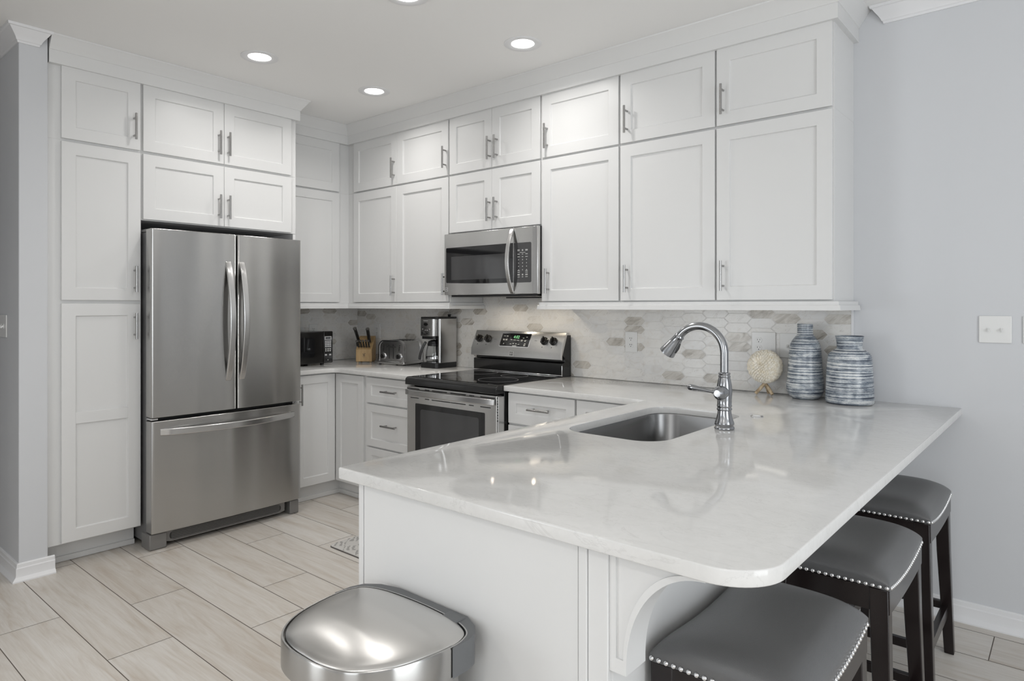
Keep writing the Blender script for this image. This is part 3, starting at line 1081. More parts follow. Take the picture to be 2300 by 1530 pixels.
# back guard
pr_ = [(-0.022, 0.905), (-0.108, 0.905), (-0.112, 0.925), (-0.112, 0.998), (-0.085, 1.004), (-0.085, 1.030), (-0.118, 1.050), (-0.068, 1.172), (-0.022, 1.172)]
mb = MB().prism(pr_, lambda a, b, d: (d, a, b), RX0 + 0.001, RX1 + 0.001)
bgd = t.part('back_guard', mb, 'black_enamel', bevel=0.003)
mb = MB().box(RX0 + 0.002, RX1, -0.118, -0.108, 0.9190, 0.9255)
mb.box(RX1 - 0.006, RX1, -0.116, -0.112, 0.926, 0.985)
t.part('guard_edging', mb, 'chrome', bgd, bevel=0.0015)
fa = [(-0.045, 1.188), (-0.075, 1.188), (-0.1305, 1.068), (-0.1335, 1.021), (-0.118, 1.018), (-0.118, 1.045), (-0.068, 1.172), (-0.045, 1.176)]
mb = MB().prism(fa, lambda a, b, d: (d, a, b), RX0 - 0.005, RX1 + 0.005)
fas = t.part('control_panel', mb, 'stainless_bright', bevel=0.0015)
SP0, SDN, SNM = Vector((0, -0.075, 1.188)), Vector((0, -0.0555, -0.120)).normalized(), Vector((0, -0.120, 0.0555)).normalized()


def SL(x, s, h):   # point on the sloping control panel: x, distance down the slope, height off it
    p = SP0 + SDN * s + SNM * h
    return (x, p.y, p.z)


mb = MB().prism(rrect(1.706, 1.957, 0.016, 0.112, 0.004), lambda a, b, d: SL(a, b, d), 0.0, 0.0016)
t.part('display_frame', mb, 'chrome', fas)
mb = MB().prism(rrect(1.7095, 1.9535, 0.0195, 0.1085, 0.003), lambda a, b, d: SL(a, b, d), 0.0016, 0.0022)
ds = t.part('display', mb, 'black_glass', fas)
t.part('clock_digits', text_mb('4:02', 0.030, lambda x, y, z: SL(1.838 + x, 0.043 - y, 0.0024 + z)), 'digits_green', ds)
mb = MB()
for (x, s, w) in ((1.735, .037, .016), (1.757, .037, .014), (1.733, .060, .016), (1.735, .066, .013), (1.756, .060, .018), (1.757, .066, .016), (1.800, .062, .016), (1.828, .063, .022), (1.856, .064, .020),
                  (1.890, .062, .018), (1.889, .069, .014), (1.918, .063, .016), (1.917, .070, .013), (1.925, .040, .010), (1.899, .048, .012), (1.922, .086, .012), (1.921, .094, .016), (1.920, .100, .012),
                  (1.742, .088, .004), (1.741, .093, .007), (1.802, .092, .014), (1.870, .092, .014), (1.838, .104, .034)):
    mb.prism([(x - w / 2, s - .0016), (x + w / 2, s - .0016), (x + w / 2, s + .0016), (x - w / 2, s + .0016)], lambda a, b, d: SL(a, b, d), 0.0022, 0.0025)
for cx, sg in ((1.824, 1), (1.848, -1)):
    mb.prism([(cx - .006, .089 - sg * .003), (cx + .006, .089 - sg * .003), (cx, .089 + sg * .004)], lambda a, b, d: SL(a, b, d), 0.0022, 0.0025)
t.part('key_markings', mb, 'print_white', ds)
mb = MB()
for (x, s, w) in ((1.655, .062, .022), (2.003, .062, .020)):
    mb.prism([(x - w / 2, s - .0008), (x + w / 2, s - .0008), (x + w / 2, s + .0008), (x - w / 2, s + .0008)], lambda a, b, d: SL(a, b, d), 0.0, 0.0003)
for x in (1.505, 1.585, 2.066, 2.140):
    mb.prism([(x - .0025, .100), (x + .0025, .100), (x + .0025, .106), (x - .0025, .106)], lambda a, b, d: SL(a, b, d), 0.0, 0.0003)
t.part('burner_markings', mb, 'slot_dark', fas)
for x in (1.512, 1.592, 2.074, 2.146):
    mb = MB()
    c0, c1, c2, c3 = SL(x, .062, 0), SL(x, .062, .006), SL(x, .062, .016), SL(x, .062, .020)
    mb.tube([c0, c1, c1, c2, c3], [.0265, .0265, .0225, .021, .019], 28)
    mb.prism([(x - .0055, .040), (x + .0055, .040), (x + .0055, .084), (x - .0055, .084)], lambda a, b, d: SL(a, b, d), 0.016, 0.036)
    kn = t.part('knob', mb, 'black_gloss', fas, bevel=0.0015)
    mb = MB().prism([(x - .0008, .041), (x + .0008, .041), (x + .0008, .055), (x - .0008, .055)], lambda a, b, d: SL(a, b, d), 0.0361, 0.0364)
    t.part('knob_mark', mb, 'print_white', kn)


def badge(fn):
    """little maker's badge: a bright plate with dark strokes; fn(a, b, h) with a, b in 0..1"""
    plate = MB().prism([(0, 0), (1, 0), (1, 1), (0, 1)], fn, 0.0, 0.0008)
    st = MB()
    for q in ([(.14, .60), (.30, .60), (.30, .92), (.14, .92)], [(.42, .60), (.58, .60), (.58, .92), (.42, .92)], [(.70, .60), (.86, .60), (.86, .92), (.70, .92)],
              [(.14, .10), (.30, .10), (.30, .50), (.14, .50)], [(.36, .10), (.52, .10), (.72, .50), (.56, .50)], [(.62, .10), (.86, .10), (.86, .24), (.62, .24)], [(.74, .30), (.88, .30), (.88, .50), (.74, .50)]):
        st.prism(q, fn, 0.0008, 0.0012)
    return plate, st


pl_, st_ = badge(lambda a, b, h: (1.806 + .034 * a, -0.1322 - h - 0.0014 * (1 - b), 1.028 + .031 * b))
bd = t.part('badge', pl_, 'key_silver', fas)
t.part('badge_strokes', st_, 'slot_dark', bd)

# ------------------------------------------------------------------ over-the-range microwave
MX0, MX1, MZ0, MZ1 = 1.4575, 2.2435, 1.4265, 1.8265
t = Thing('microwave_oven', 'stainless microwave mounted under the cabinets above the range', 'microwave', ((MX0 + MX1) / 2, -0.2, MZ0))
mb = MB().box(1.463, 2.2235, -0.318, -0.002, 1.428, 1.8305)
mb.box(1.463, 2.2235, -0.345, -0.318, 1.428, 1.8305)
t.part('body', mb, 'black_enamel')
mb = MB().box(1.466, 2.2375, -0.362, -0.345, 1.428, 1.829)
t.part('front_frame', mb, 'black_plastic', bevel=0.002)
dr = t.part('door', MB().box(MX0, 2.0565, -0.386, -0.3625, MZ0, MZ1), 'stainless_bright', bevel=0.003)
pts = [(1.476, 1.512), (1.482, 1.506)] + [(1.482 + .571 * k / 14, 1.506 - 0.010 * math.sin(PI * min(1.0, k / 14 * 0.62))) for k in range(1, 15)] + [(2.0535, 1.7355), (1.480, 1.7355), (1.476, 1.7315)]
mb = MB().prism(pts, FB, 0.3858, 0.3874)
t.part('window', mb, 'black_glass', dr)
mb = MB().prism([(1.524, 1.524), (2.027, 1.524), (2.027, 1.676), (1.524, 1.676)], FB, 0.3873, 0.3876)
t.part('window_screen', mb, 'window_glass', dr)
path = []
for k in range(25):
    u = k / 24
    path.append((2.050, -0.387 - 0.052 * math.sin(PI * u) ** 0.8, 1.432 + 0.386 * u))
t.part('handle', MB().strap(path, (1, 0, 0), 0.028, 0.013), 'stainless_plain', dr, bevel=0.004, segs=3)
cpn = t.part('control_housing', MB().box(2.0595, MX1, -0.386, -0.3625, MZ0, MZ1), 'stainless_bright', bevel=0.003)
t.part('edge_strip', MB().box(2.2075, MX1 - 0.0005, -0.3895, -0.385, MZ0 + 0.001, MZ1 - 0.001), 'stainless_plain', cpn, bevel=0.0025)
mb = MB().prism([(2.061, 1.4955), (2.188, 1.4955), (2.194, 1.5015), (2.194, 1.7275), (2.188, 1.7335), (2.061, 1.7335)], FB, 0.3858, 0.3872)
kp = t.part('control_panel', mb, 'window_glass', cpn)
mb = MB()
rowz = (1.691, 1.686, 1.665, 1.649, 1.632, 1.612, 1.592, 1.571, 1.566, 1.556, 1.545, 1.540, 1.529)
for i, z in enumerate(rowz):
    for j, x in enumerate((2.098, 2.1285, 2.159)):
        w = (0.017, 0.011, 0.018)[j] if i in (0, 1, 2, 3, 8, 9, 10, 11, 12) else 0.0035
        h = 0.0013 if i in (0, 1, 2, 3, 8, 9, 10, 11, 12) else 0.0032
        if i in (8, 9) and j == 1:
            continue
        mb.box(x - w / 2, x + w / 2, -0.3876, -0.3871, z - h, z + h)
mb.box(2.106, 2.151, -0.3876, -0.3871, 1.6735, 1.6755)
t.part('key_markings', mb, 'print_white', kp)
pl_, st_ = badge(lambda a, b, h: (1.467 + .022 * a, -0.386 - h, 1.451 + .026 * b))
bd = t.part('badge', pl_, 'key_silver', dr)
t.part('badge_strokes', st_, 'slot_dark', bd)
mb = MB().box(1.49, 2.215, -0.35, -0.285, 1.414, 1.4278)
mb.box(1.49, 2.215, -0.215, -0.03, 1.414, 1.4278)
mb.box(1.49, 1.70, -0.285, -0.215, 1.414, 1.4278)
mb.box(1.77, 2.07, -0.285, -0.215, 1.414, 1.4278)
mb.box(2.14, 2.215, -0.285, -0.215, 1.414, 1.4278)
mb.box(1.75, 2.19, -0.10, -0.04, 1.406, 1.414)
t.part('vent_bottom', mb, 'black_plastic')

# ------------------------------------------------------------------ countertop microwave
t = Thing('countertop_microwave', 'small black countertop microwave beside the fridge', 'microwave', (0.2, -0.73, 0.914))
CX = 0.360
t.part('body', MB().box(0.03, CX - 0.028, -0.962, -0.500, 0.926, 1.163), 'black_gloss', bevel=0.008)
dr = t.part('door', MB().prism([(-0.965, 0.928), (-0.576, 0.928), (-0.576, 1.166), (-0.965, 1.166)], FL, CX - 0.028, CX), 'black_gloss', bevel=0.008, segs=3)
mb = MB().prism(rrect(-0.93, -0.648, 0.975, 1.122, 0.03, 6), FL, CX - 0.0002, CX + 0.0008)
t.part('window', mb, 'black_glass', dr)
cpn = t.part('control_panel', MB().prism([(-0.5745, 0.928), (-0.497, 0.928), (-0.493, 0.935), (-0.493, 1.159), (-0.497, 1.166), (-0.5745, 1.166)], FL, CX - 0.028, CX), 'black_gloss', bevel=0.006, segs=3)
mb = MB()
for q in ((-0.5655, -0.5085, 1.101, 1.1055), (-0.5655, -0.5085, 1.1225, 1.127), (-0.5655, -0.559, 1.1055, 1.1225), (-0.515, -0.5085, 1.1055, 1.1225)):
    mb.box(CX - 0.0004, CX + 0.0012, q[0], q[1], q[2], q[3])
t.part('display_frame', mb, 'key_silver', cpn)
for i, z in enumerate((1.090, 1.077, 1.064, 1.051)):
    for y in (-0.556, -0.5375, -0.5195):
        t.part('button', MB().box(CX - 0.0004, CX + 0.0018, y - 0.0072, y + 0.0072, z - 0.0048, z + 0.0048), 'key_silver', cpn)
for z in (1.0325, 1.019):
    for y in (-0.556, -0.5375, -0.5195):
        t.part('button', MB().cyl((CX - 0.0004, y, z), (CX + 0.0018, y, z), 0.0052, n=16), 'print_white', cpn)
for y in (-0.556, -0.5195):
    t.part('button', MB().box(CX - 0.0004, CX + 0.0018, y - 0.0085, y + 0.0085, 0.983, 0.995), 'key_silver', cpn)
mb = MB().cyl((CX - 0.0004, -0.5375, 0.951), (CX + 0.0006, -0.5375, 0.951), 0.004, n=16)
t.part('emblem', mb, 'key_silver', cpn)
for y in (-0.90, -0.55):
    for x in (0.08, 0.30):
        t.part('foot', MB().cyl((x, y, 0.9142), (x, y, 0.928), 0.014, n=16), 'black_plastic')
path = [(0.06, -0.955 + 0.02 * k, 1.170 + 0.012 * math.sin(PI * k / 15.0)) for k in range(16)]
t.part('power_cord', MB().tube(path, 0.0035, 8), 'black_plastic')
# ================================================================== ON THE WORKTOPS
CT = 0.9142
# ------------------------------------------------------------------ coffee maker, carafe, plug
t = Thing('coffee_maker', 'tall stainless drip coffee maker between the toaster and the range', 'coffee maker', (1.14, -0.14, CT))
x0, x1, y0, y1 = 1.056, 1.222, -0.238, -0.038


def cm_pts(ins=0.0, ya=y0, r=0.03):
    return arc2(x1 - r - ins, ya + r + ins, r, 270, 360, 8) + [(x1 - ins, y1 - ins), (x0 + ins, y1 - ins)] + arc2(x0 + 0.012 + ins, ya + 0.012 + ins, 0.012, 180, 270, 4)


ZUP = lambda a, b, d: (a, b, d)
t.part('base', MB().prism(cm_pts(), ZUP, CT, CT + 0.038), 'black_plastic', bevel=0.003)
mb = MB().prism([(x0 + 0.006, -0.095), (x1 - 0.03, -0.095), (x1 - 0.03, y1 + 0.002), (x0 + 0.006, y1 + 0.002)][::-1], ZUP, CT + 0.038, CT + 0.352)
t.part('tower', mb, 'black_plastic', bevel=0.002)
mb = MB().prism(arc2(x1 - 0.013, -0.205 + 0.013, 0.013, 180, 360, 10) + [(x1, y1), (x1 - 0.026, y1)], ZUP, CT + 0.038, CT + 0.350)
t.part('side_column', mb, 'stainless_plain', bevel=0.001)
t.part('water_gauge', MB().cyl((x0 + 0.008, -0.115, CT + 0.038), (x0 + 0.008, -0.115, CT + 0.225), 0.005, n=12), 'stainless_plain')
hp = arc2(x1 - 0.030 - 0.022, y0 + 0.022, 0.022, 270, 360, 8) + [(x1 - 0.030, -0.06), (x0, -0.06)] + arc2(x0 + 0.006, y0 + 0.006, 0.006, 180, 270, 4)
hd = t.part('brew_head', MB().prism(hp, ZUP, CT + 0.226, CT + 0.350), 'stainless_plain', bevel=0.002)
t.part('filter_basket', MB().prism([(a + (1.124 - a) * 0.08, b + (-0.15 - b) * 0.10) for a, b in hp], ZUP, CT + 0.205, CT + 0.2262), 'black_plastic')
lp = [(a, b) for a, b in cm_pts(-0.001)]
t.part('lid', MB().prism(lp, ZUP, CT + 0.350, CT + 0.363), 'black_plastic', bevel=0.004)
HXC = 1.113
FH = lambda a, b, d: (a, y0 - d, b)
el = [(HXC + 0.021 * math.cos(2 * PI * k / 28), CT + 0.310 + 0.0105 * math.sin(2 * PI * k / 28)) for k in range(28)]
t.part('clock_display', MB().prism(el, FH, -0.0005, 0.0014), 'black_glass', hd)
t.part('lettering', text_mb('Cuisinart', 0.013, lambda x, y, z: (HXC + x, y0 - 0.0003 - z, CT + 0.336 + y), 0.0003), 'print_white', hd)
for (dx, dz) in ((-0.036, 0.276), (-0.010, 0.267), (0.010, 0.267), (0.036, 0.276)):
    t.part('button', MB().cyl((HXC + dx, y0 + 0.001, CT + dz), (HXC + dx, y0 - 0.003, CT + dz), 0.0045, n=16), 'chrome', hd)
for dx in (-0.026, 0.022):
    kn = t.part('knob', MB().cyl((HXC + dx, y0 + 0.001, CT + 0.247), (HXC + dx, y0 - 0.010, CT + 0.247), 0.0095, 0.0085, n=20), 'black_plastic', hd, bevel=0.001)
t.part('warming_plate', MB().lathe([(0.058, 0), (0.058, 0.003), (0.054, 0.0042)], (1.118, -0.163, CT + 0.038), 40), 'nickel')

t = Thing('coffee_carafe', 'empty glass coffee carafe with black handle inside the coffee maker', 'carafe', (1.118, -0.163, CT + 0.0424))
c = (1.118, -0.163, CT + 0.0426)
prof = [(0.040, 0.0), (0.052, 0.003), (0.0575, 0.018), (0.058, 0.045), (0.054, 0.080), (0.046, 0.108), (0.041, 0.118), (0.0425, 0.128)]
mb = MB().lathe(prof, c, 44, True, False)
t.part('glass_bowl', mb, 'clear_glass', solid=-0.0022)
mb = MB().lathe([(0.0431, 0.112), (0.0455, 0.114), (0.0455, 0.130), (0.0431, 0.132)], c, 44, False, False)
t.part('collar', mb, 'black_plastic', solid=-0.0015)
t.part('lid', MB().lathe([(0.040, 0.131), (0.043, 0.133), (0.041, 0.145), (0.020, 0.153), (0.001, 0.154)], c, 40), 'black_plastic')
hdir = Vector((-0.78, -0.62, 0)).normalized()
path = []
for k in range(17):
    u = k / 16
    rad = 0.046 + 0.040 * math.sin(PI * (0.5 * u + 0.06)) ** 0.7 + 0.018 * u
    path.append((c[0] + hdir.x * rad, c[1] + hdir.y * rad, c[2] + 0.140 - 0.128 * u))
t.part('handle', MB().strap(path, (-hdir.y, hdir.x, 0), 0.024, 0.018), 'black_gloss', bevel=0.004, segs=3)
mb = MB().lathe([(0.0582, 0.020), (0.0592, 0.021), (0.0592, 0.034), (0.0582, 0.035)], c, 44, False, False)
t.part('metal_band', mb, 'chrome', solid=-0.0006)

t = Thing('power_plug', 'black two-pin plug standing prongs up on the coffee maker', 'plug', (1.175, -0.065, CT + 0.3638))
mb = MB()
mb.loft([[(a, b, CT + 0.3638) for a, b in rrect(1.166, 1.184, -0.072, -0.058, 0.005)], [(a, b, CT + 0.375) for a, b in rrect(1.165, 1.185, -0.073, -0.057, 0.005)],
         [(a, b, CT + 0.380) for a, b in rrect(1.160, 1.190, -0.076, -0.054, 0.006)]])
t.part('plug_body', mb, 'black_plastic')
for dx in (-0.0065, 0.0065):
    t.part('prong', MB().box(1.175 + dx - 0.0009, 1.175 + dx + 0.0009, -0.068, -0.062, CT + 0.3795, CT + 0.397), 'nickel')

# ------------------------------------------------------------------ toaster (local frame: x along its front, y to its back)
TW, TD, TH = 0.252, 0.215, 0.182
t = Thing('toaster', 'brushed steel four-slice toaster left of the coffee maker', 'toaster', (0.622, -0.272, CT), math.radians(8.5))


def arch(w0, w1, h, r, z0=0.0):
    return [(w0, z0)] + list(reversed(arc2(w0 + r, h - r, r, 90, 180, 10))) + list(reversed(arc2(w1 - r, h - r, r, 0, 90, 10))) + [(w1, z0)]


TFN = lambda a, b, d: (a, d, b)
mb = MB().prism(arch(0.004, TW - 0.004, TH, 0.05, 0.022), TFN, 0.022, TD - 0.022)
t.part('body', mb, 'stainless_plain', bevel=0.002)
fr = t.part('front_panel', MB().prism(arch(0.008, TW - 0.008, TH - 0.004, 0.046, 0.026), TFN, 0.004, 0.022), 'stainless_plain', bevel=0.003)
mb = MB()
oa, ia = arch(0.0, TW, TH + 0.003, 0.053, 0.020), arch(0.010, TW - 0.010, TH - 0.007, 0.045, 0.020)
mb.loft([[TFN(a, b, 0.0) for a, b in oa], [TFN(a, b, 0.024) for a, b in oa], [TFN(a, b, 0.024) for a, b in ia], [TFN(a, b, 0.0) for a, b in ia], [TFN(a, b, 0.0) for a, b in oa]], False, False)
t.part('front_trim', mb, 'chrome', bevel=0.002)
mb = MB()
mb.loft([[TFN(a, b, TD - 0.024) for a, b in oa], [TFN(a, b, TD) for a, b in oa], [TFN(a, b, TD) for a, b in ia], [TFN(a, b, TD - 0.024) for a, b in ia], [TFN(a, b, TD - 0.024) for a, b in oa]], False, False)
t.part('back_trim', mb, 'chrome', bevel=0.002)
mb = MB().box(-0.008, TW + 0.008, -0.006, TD + 0.004, 0.008, 0.028)
t.part('base', mb, 'stainless_plain', bevel=0.005)
for x in (0.0, TW - 0.014):
    for y in (0.006, TD - 0.02):
        t.part('foot', MB().box(x, x + 0.014, y, y + 0.014, 0.0, 0.009), 'black_plastic')
mb = MB()
for y in (0.050, 0.086, 0.122, 0.158):
    mb.box(0.045, TW - 0.045, y - 0.010, y + 0.010, TH - 0.001, TH + 0.0008)
t.part('bread_slots', mb, 'slot_dark')
mb = MB()
for x in (0.106, 0.146):
    mb.box(x - 0.0035, x + 0.0035, 0.0026, 0.0045, 0.048, 0.155)
t.part('lever_slots', mb, 'slot_dark', fr)
for x in (0.106, 0.146):
    mb = MB().box(x - 0.018, x + 0.018, -0.016, 0.004, 0.132, 0.141)
    lv = t.part('lever', mb, 'black_gloss', fr, bevel=0.003)
    t.part('lever_trim', MB().box(x - 0.010, x + 0.010, -0.0165, -0.012, 0.1345, 0.1412), 'chrome', lv)
for x in (0.050, 0.205):
    mb = MB().cyl((x, 0.005, 0.066), (x, -0.004, 0.066), 0.024, 0.023, 28)
    rg = t.part('dial_ring', mb, 'chrome', fr, bevel=0.001)
    mb = MB().cyl((x, -0.003, 0.066), (x, -0.016, 0.066), 0.0185, 0.017, 24)
    mb.box(x - 0.0045, x + 0.0045, -0.024, -0.015, 0.050, 0.082)
    t.part('dial', mb, 'black_gloss', rg, bevel=0.001)
for sx in (0.050, 0.205):
    for k in range(4):
        t.part('button', MB().cyl((sx + 0.004 - 0.002 * k, 0.006, 0.146 - 0.0125 * k), (sx + 0.004 - 0.002 * k, 0.0005, 0.146 - 0.0125 * k), 0.0046, n=14), 'black_gloss', fr)

# ------------------------------------------------------------------ knife block and its knives (local frame: x along the front, y to the back)
KR = math.radians(40.5)
KL = (0.330, -0.262, CT)
t = Thing('knife_block', 'light wood knife block full of black-handled knives', 'knife block', KL, KR)
prof = [(0, 0.004), (0, 0.098), (0.012, 0.108), (0.108, 0.190), (0.150, 0.200), (0.150, 0.004)]
KFN = lambda a, b, d: (d, a, b)
KW = 0.126
kb = t.part('block', MB().prism(prof, KFN, 0.0, KW), 'block_wood', bevel=0.0025)
for x in (0.006, KW - 0.02):
    for y in (0.006, 0.13):
        t.part('foot', MB().box(x, x + 0.014, y, y + 0.014, 0.0, 0.0045), 'block_wood')
# burnt-in emblem on the front
mb = MB()
ex, ez = 0.063, 0.058


def stroke(a, b, w=0.0022):
    (xa, za), (xb, zb) = a, b
    dx, dz = xb - xa, zb - za
    L = math.hypot(dx, dz)
    nx, nz = -dz / L * w / 2, dx / L * w / 2
    mb.prism([(ex + xa + nx, ez + za + nz), (ex + xb + nx, ez + zb + nz), (ex + xb - nx, ez + zb - nz), (ex + xa - nx, ez + za - nz)], lambda a, b, d: (a, -d, b), -0.0004, 0.0004)


for a, b in (((-.006, .008), (-.004, -.004)), ((-.004, -.004), (-.009, -.014)), ((-.004, -.004), (.001, -.014)), ((-.012, .006), (.0, .004)), ((.005, .008), (.004, -.004)), ((.004, -.004), (.009, -.014)),
             ((.004, -.004), (-.001, -.013)), ((-.001, .001), (.013, .011)), ((-.0065, .0125), (-.0060, .0095)), ((.0050, .0125), (.0053, .0095))):
    stroke(a, b)
for k in range(5):
    stroke((-.008 + k * .004, -.022), (-.006 + k * .004, -.022), 0.002)
t.part('emblem', mb, 'slot_dark', kb)
kdir = Vector((0, -0.60, 0.80))          # the way the handles point
kup = Vector((0, 0.80, 0.60))
G_KN = 'knives in the wooden block'


def knife(label, x, s, length, w, th, name='kitchen_knife', lean=0.0):
    """handle standing out of the block at local x, s along the slope"""
    base = Vector((x, 0.012 + s * 0.76, 0.108 + s * 0.65)) + kdir * 0.002
    k = Thing(name, label, 'knife', (0, 0, 0), 0.0, G_KN)
    M = Matrix.Rotation(KR, 4, 'Z')
    k.o.location = Vector(KL) + (M @ base)
    k.o.rotation_euler = (0, 0, KR)
    side = Vector((1, 0, 0))
    dd = (kdir + side * lean).normalized()
    n = 9
    rings = []
    for i in range(n):
        u = i / (n - 1)
        hw = w / 2 * (0.86 + 0.22 * math.sin(PI * u * 0.9) + 0.10 * u)
        p = dd * (0.010 + (length - 0.010) * u) + kup * (0.004 * math.sin(PI * u))
        ring = []
        for q in range(12):
            a = 2 * PI * q / 12
            ring.append(tuple(p + side * (th / 2 * math.cos(a)) + kup * (hw * math.sin(a))))
        rings.append(ring)
    mb = MB()
    mb.loft(rings)
    h = k.part('handle', mb, 'black_gloss')
    mb = MB().tube([(0, 0, 0), tuple(dd * 0.011)], [w * 0.40, w * 0.44], 12)
    k.part('bolster', mb, 'nickel')
    for f in (0.35, 0.62, 0.86):
        c = dd * (length * f) + side * (th / 2 * 0.90)
        k.part('rivet', MB().cyl(tuple(c - side * 0.001), tuple(c + side * 0.0012), 0.0026, n=10), 'chrome', h)
    tip = dd * length
    k.part('end_cap', MB().tube([tuple(tip - dd * 0.006), tuple(tip + dd * 0.0025)], [w * 0.50, w * 0.46], 12), 'nickel', h)
    return k


for i in range(5):
    knife('%s of the five small steak knives along the front slope of the block' % ('leftmost', 'second', 'middle', 'fourth', 'rightmost')[i], 0.020 + 0.0205 * i, 0.006, 0.072, 0.017, 0.013)
knife('large black-handled knife standing highest at the left of the block', 0.014, 0.058, 0.150, 0.032, 0.024, lean=-0.10)
knife('large black-handled knife standing at the right of the block', 0.094, 0.062, 0.140, 0.032, 0.026, lean=0.02)
knife('short black knife handle low at the left edge of the block', 0.006, 0.018, 0.055, 0.016, 0.012)

# ------------------------------------------------------------------ faucet
FX, FYc = 3.682, -1.132
t = Thing('kitchen_faucet', 'brushed steel gooseneck faucet arching over the sink', 'faucet', (FX, FYc, CT))
c = (FX, FYc, CT)
prof = [(0.034, 0.0), (0.0355, 0.003), (0.034, 0.008), (0.031, 0.011), (0.0315, 0.014), (0.0345, 0.018), (0.034, 0.023), (0.030, 0.033), (0.0265, 0.046), (0.0245, 0.058), (0.0238, 0.068)]
t.part('base', MB().lathe(prof, c, 48), 'faucet_steel', angle=50)
prof = [(0.0238, 0.067), (0.0262, 0.069), (0.0265, 0.073), (0.0245, 0.076), (0.0245, 0.079), (0.0262, 0.082), (0.0262, 0.085), (0.0245, 0.088), (0.0258, 0.105), (0.0268, 0.125), (0.0268, 0.140), (0.0255, 0.158),
        (0.0228, 0.174), (0.0195, 0.186)]
bd = t.part('body', MB().lathe(prof, c, 48), 'faucet_steel', angle=50)
prof = [(0.0195, 0.185), (0.0212, 0.187), (0.0212, 0.191), (0.0190, 0.193), (0.0190, 0.195), (0.0208, 0.197), (0.0208, 0.201), (0.0165, 0.204)]
t.part('collar', MB().lathe(prof, c, 48), 'faucet_steel', angle=50)
R_, zc = 0.096, 0.272
path = [(FX, FYc, CT + 0.203), (FX, FYc, CT + 0.24)] + [(FX - R_ + R_ * math.cos(a), FYc, CT + zc + R_ * math.sin(a)) for a in [math.radians(144) * k / 26 for k in range(27)]]
t.part('spout', MB().tube(path, 0.0146, 28), 'faucet_steel', angle=50)
e = Vector(path[-1])
td = (Vector(path[-1]) - Vector(path[-2])).normalized()
pts = [e - td * 0.004, e + td * 0.001, e + td * 0.004, e + td * 0.006, e + td * 0.030, e + td * 0.060, e + td * 0.078, e + td * 0.083, e + td * 0.0845]
hd = t.part('spray_head', MB().tube(pts, [0.0150, 0.0185, 0.0185, 0.0175, 0.0215, 0.0272, 0.0305, 0.0308, 0.0285], 36), 'faucet_steel', angle=50)
perp = Vector((-td.z, 0, td.x)) * -1.0
if perp.x < 0:
    perp = -perp
b0 = e + td * 0.022 + perp * 0.0185
b1 = e + td * 0.062 + perp * 0.0262
t.part('spray_button', MB().strap([tuple(b0), tuple((b0 + b1) / 2 + perp * 0.003), tuple(b1)], (0, 1, 0), 0.012, 0.006), 'black_plastic', hd, bevel=0.002)
hz = CT + 0.133
mb = MB().tube([(FX, FYc - 0.012, hz), (FX, FYc - 0.030, hz), (FX, FYc - 0.044, hz), (FX, FYc - 0.054, hz), (FX, FYc - 0.062, hz)], [0.0235, 0.0250, 0.0245, 0.0185, 0.0125], 32)
hb = t.part('valve_hub', mb, 'faucet_steel', angle=30)
mb = MB().tube([(FX - 0.018, FYc - 0.036, hz + 0.001), (FX - 0.030, FYc - 0.036, hz + 0.002), (FX - 0.032, FYc - 0.036, hz + 0.002), (FX - 0.060, FYc - 0.036, hz + 0.005), (FX - 0.100, FYc - 0.036, hz + 0.010), (FX - 0.116, FYc - 0.036, hz + 0.012), (FX - 0.124, FYc - 0.036, hz + 0.013)],
               [0.0065, 0.0075, 0.0055, 0.0070, 0.0110, 0.0112, 0.0060], 24)
t.part('lever', mb, 'faucet_steel', angle=40)
t.part('hub_cap', MB().cyl((FX, FYc - 0.0615, hz), (FX, FYc - 0.0632, hz), 0.0112, n=28), 'chrome', hb)

t = Thing('hole_cover', 'small round chrome cap on the worktop right of the faucet', 'cap', (3.672, -0.790, CT))
prof = [(0.0245, 0.0), (0.0250, 0.0025), (0.0215, 0.0042), (0.0200, 0.0030)]
t.part('rim', MB().lathe(prof, (3.672, -0.790, CT), 40), 'chrome')
t.part('button', MB().lathe([(0.0145, 0.0028), (0.0145, 0.0065), (0.0120, 0.0078), (0.001, 0.0080)], (3.672, -0.790, CT), 32), 'quartz')

# ------------------------------------------------------------------ vases
t = Thing('vase', 'taller slim blue and white striped ceramic vase with a narrow neck', 'vase', (3.655, -0.116, CT), None)
c = (3.655, -0.116, CT)
prof = [(0.054, 0.0), (0.060, 0.003), (0.0745, 0.018), (0.0825, 0.038), (0.0840, 0.055), (0.0828, 0.075), (0.0790, 0.115), (0.0760, 0.150), (0.0738, 0.190), (0.0715, 0.225), (0.0695, 0.243), (0.0665, 0.258),
        (0.0570, 0.277), (0.0455, 0.293), (0.0375, 0.302), (0.0352, 0.308), (0.0348, 0.325), (0.0350, 0.352), (0.0352, 0.356), (0.0335, 0.357), (0.0315, 0.350), (0.0315, 0.315)]
t.part('vessel', MB().lathe(prof, c, 72, True, True), 'striped_ceramic', angle=50)
t = Thing('vase', 'shorter wide blue and white striped ceramic vase at the right end of the worktop', 'vase', (3.858, -0.150, CT), None)
c = (3.858, -0.150, CT)
prof = [(0.090, 0.0), (0.0975, 0.003), (0.1005, 0.010), (0.1000, 0.030), (0.0985, 0.070), (0.0970, 0.110), (0.0955, 0.145), (0.0935, 0.180), (0.0910, 0.205), (0.0875, 0.220), (0.0780, 0.232), (0.0640, 0.241), (0.0545, 0.248),
        (0.0525, 0.256), (0.0530, 0.272), (0.0560, 0.290), (0.0592, 0.302), (0.0595, 0.305), (0.0570, 0.306), (0.0540, 0.298), (0.0490, 0.262)]
t.part('vessel', MB().lathe(prof, c, 80, True, True), 'striped_ceramic', angle=50)

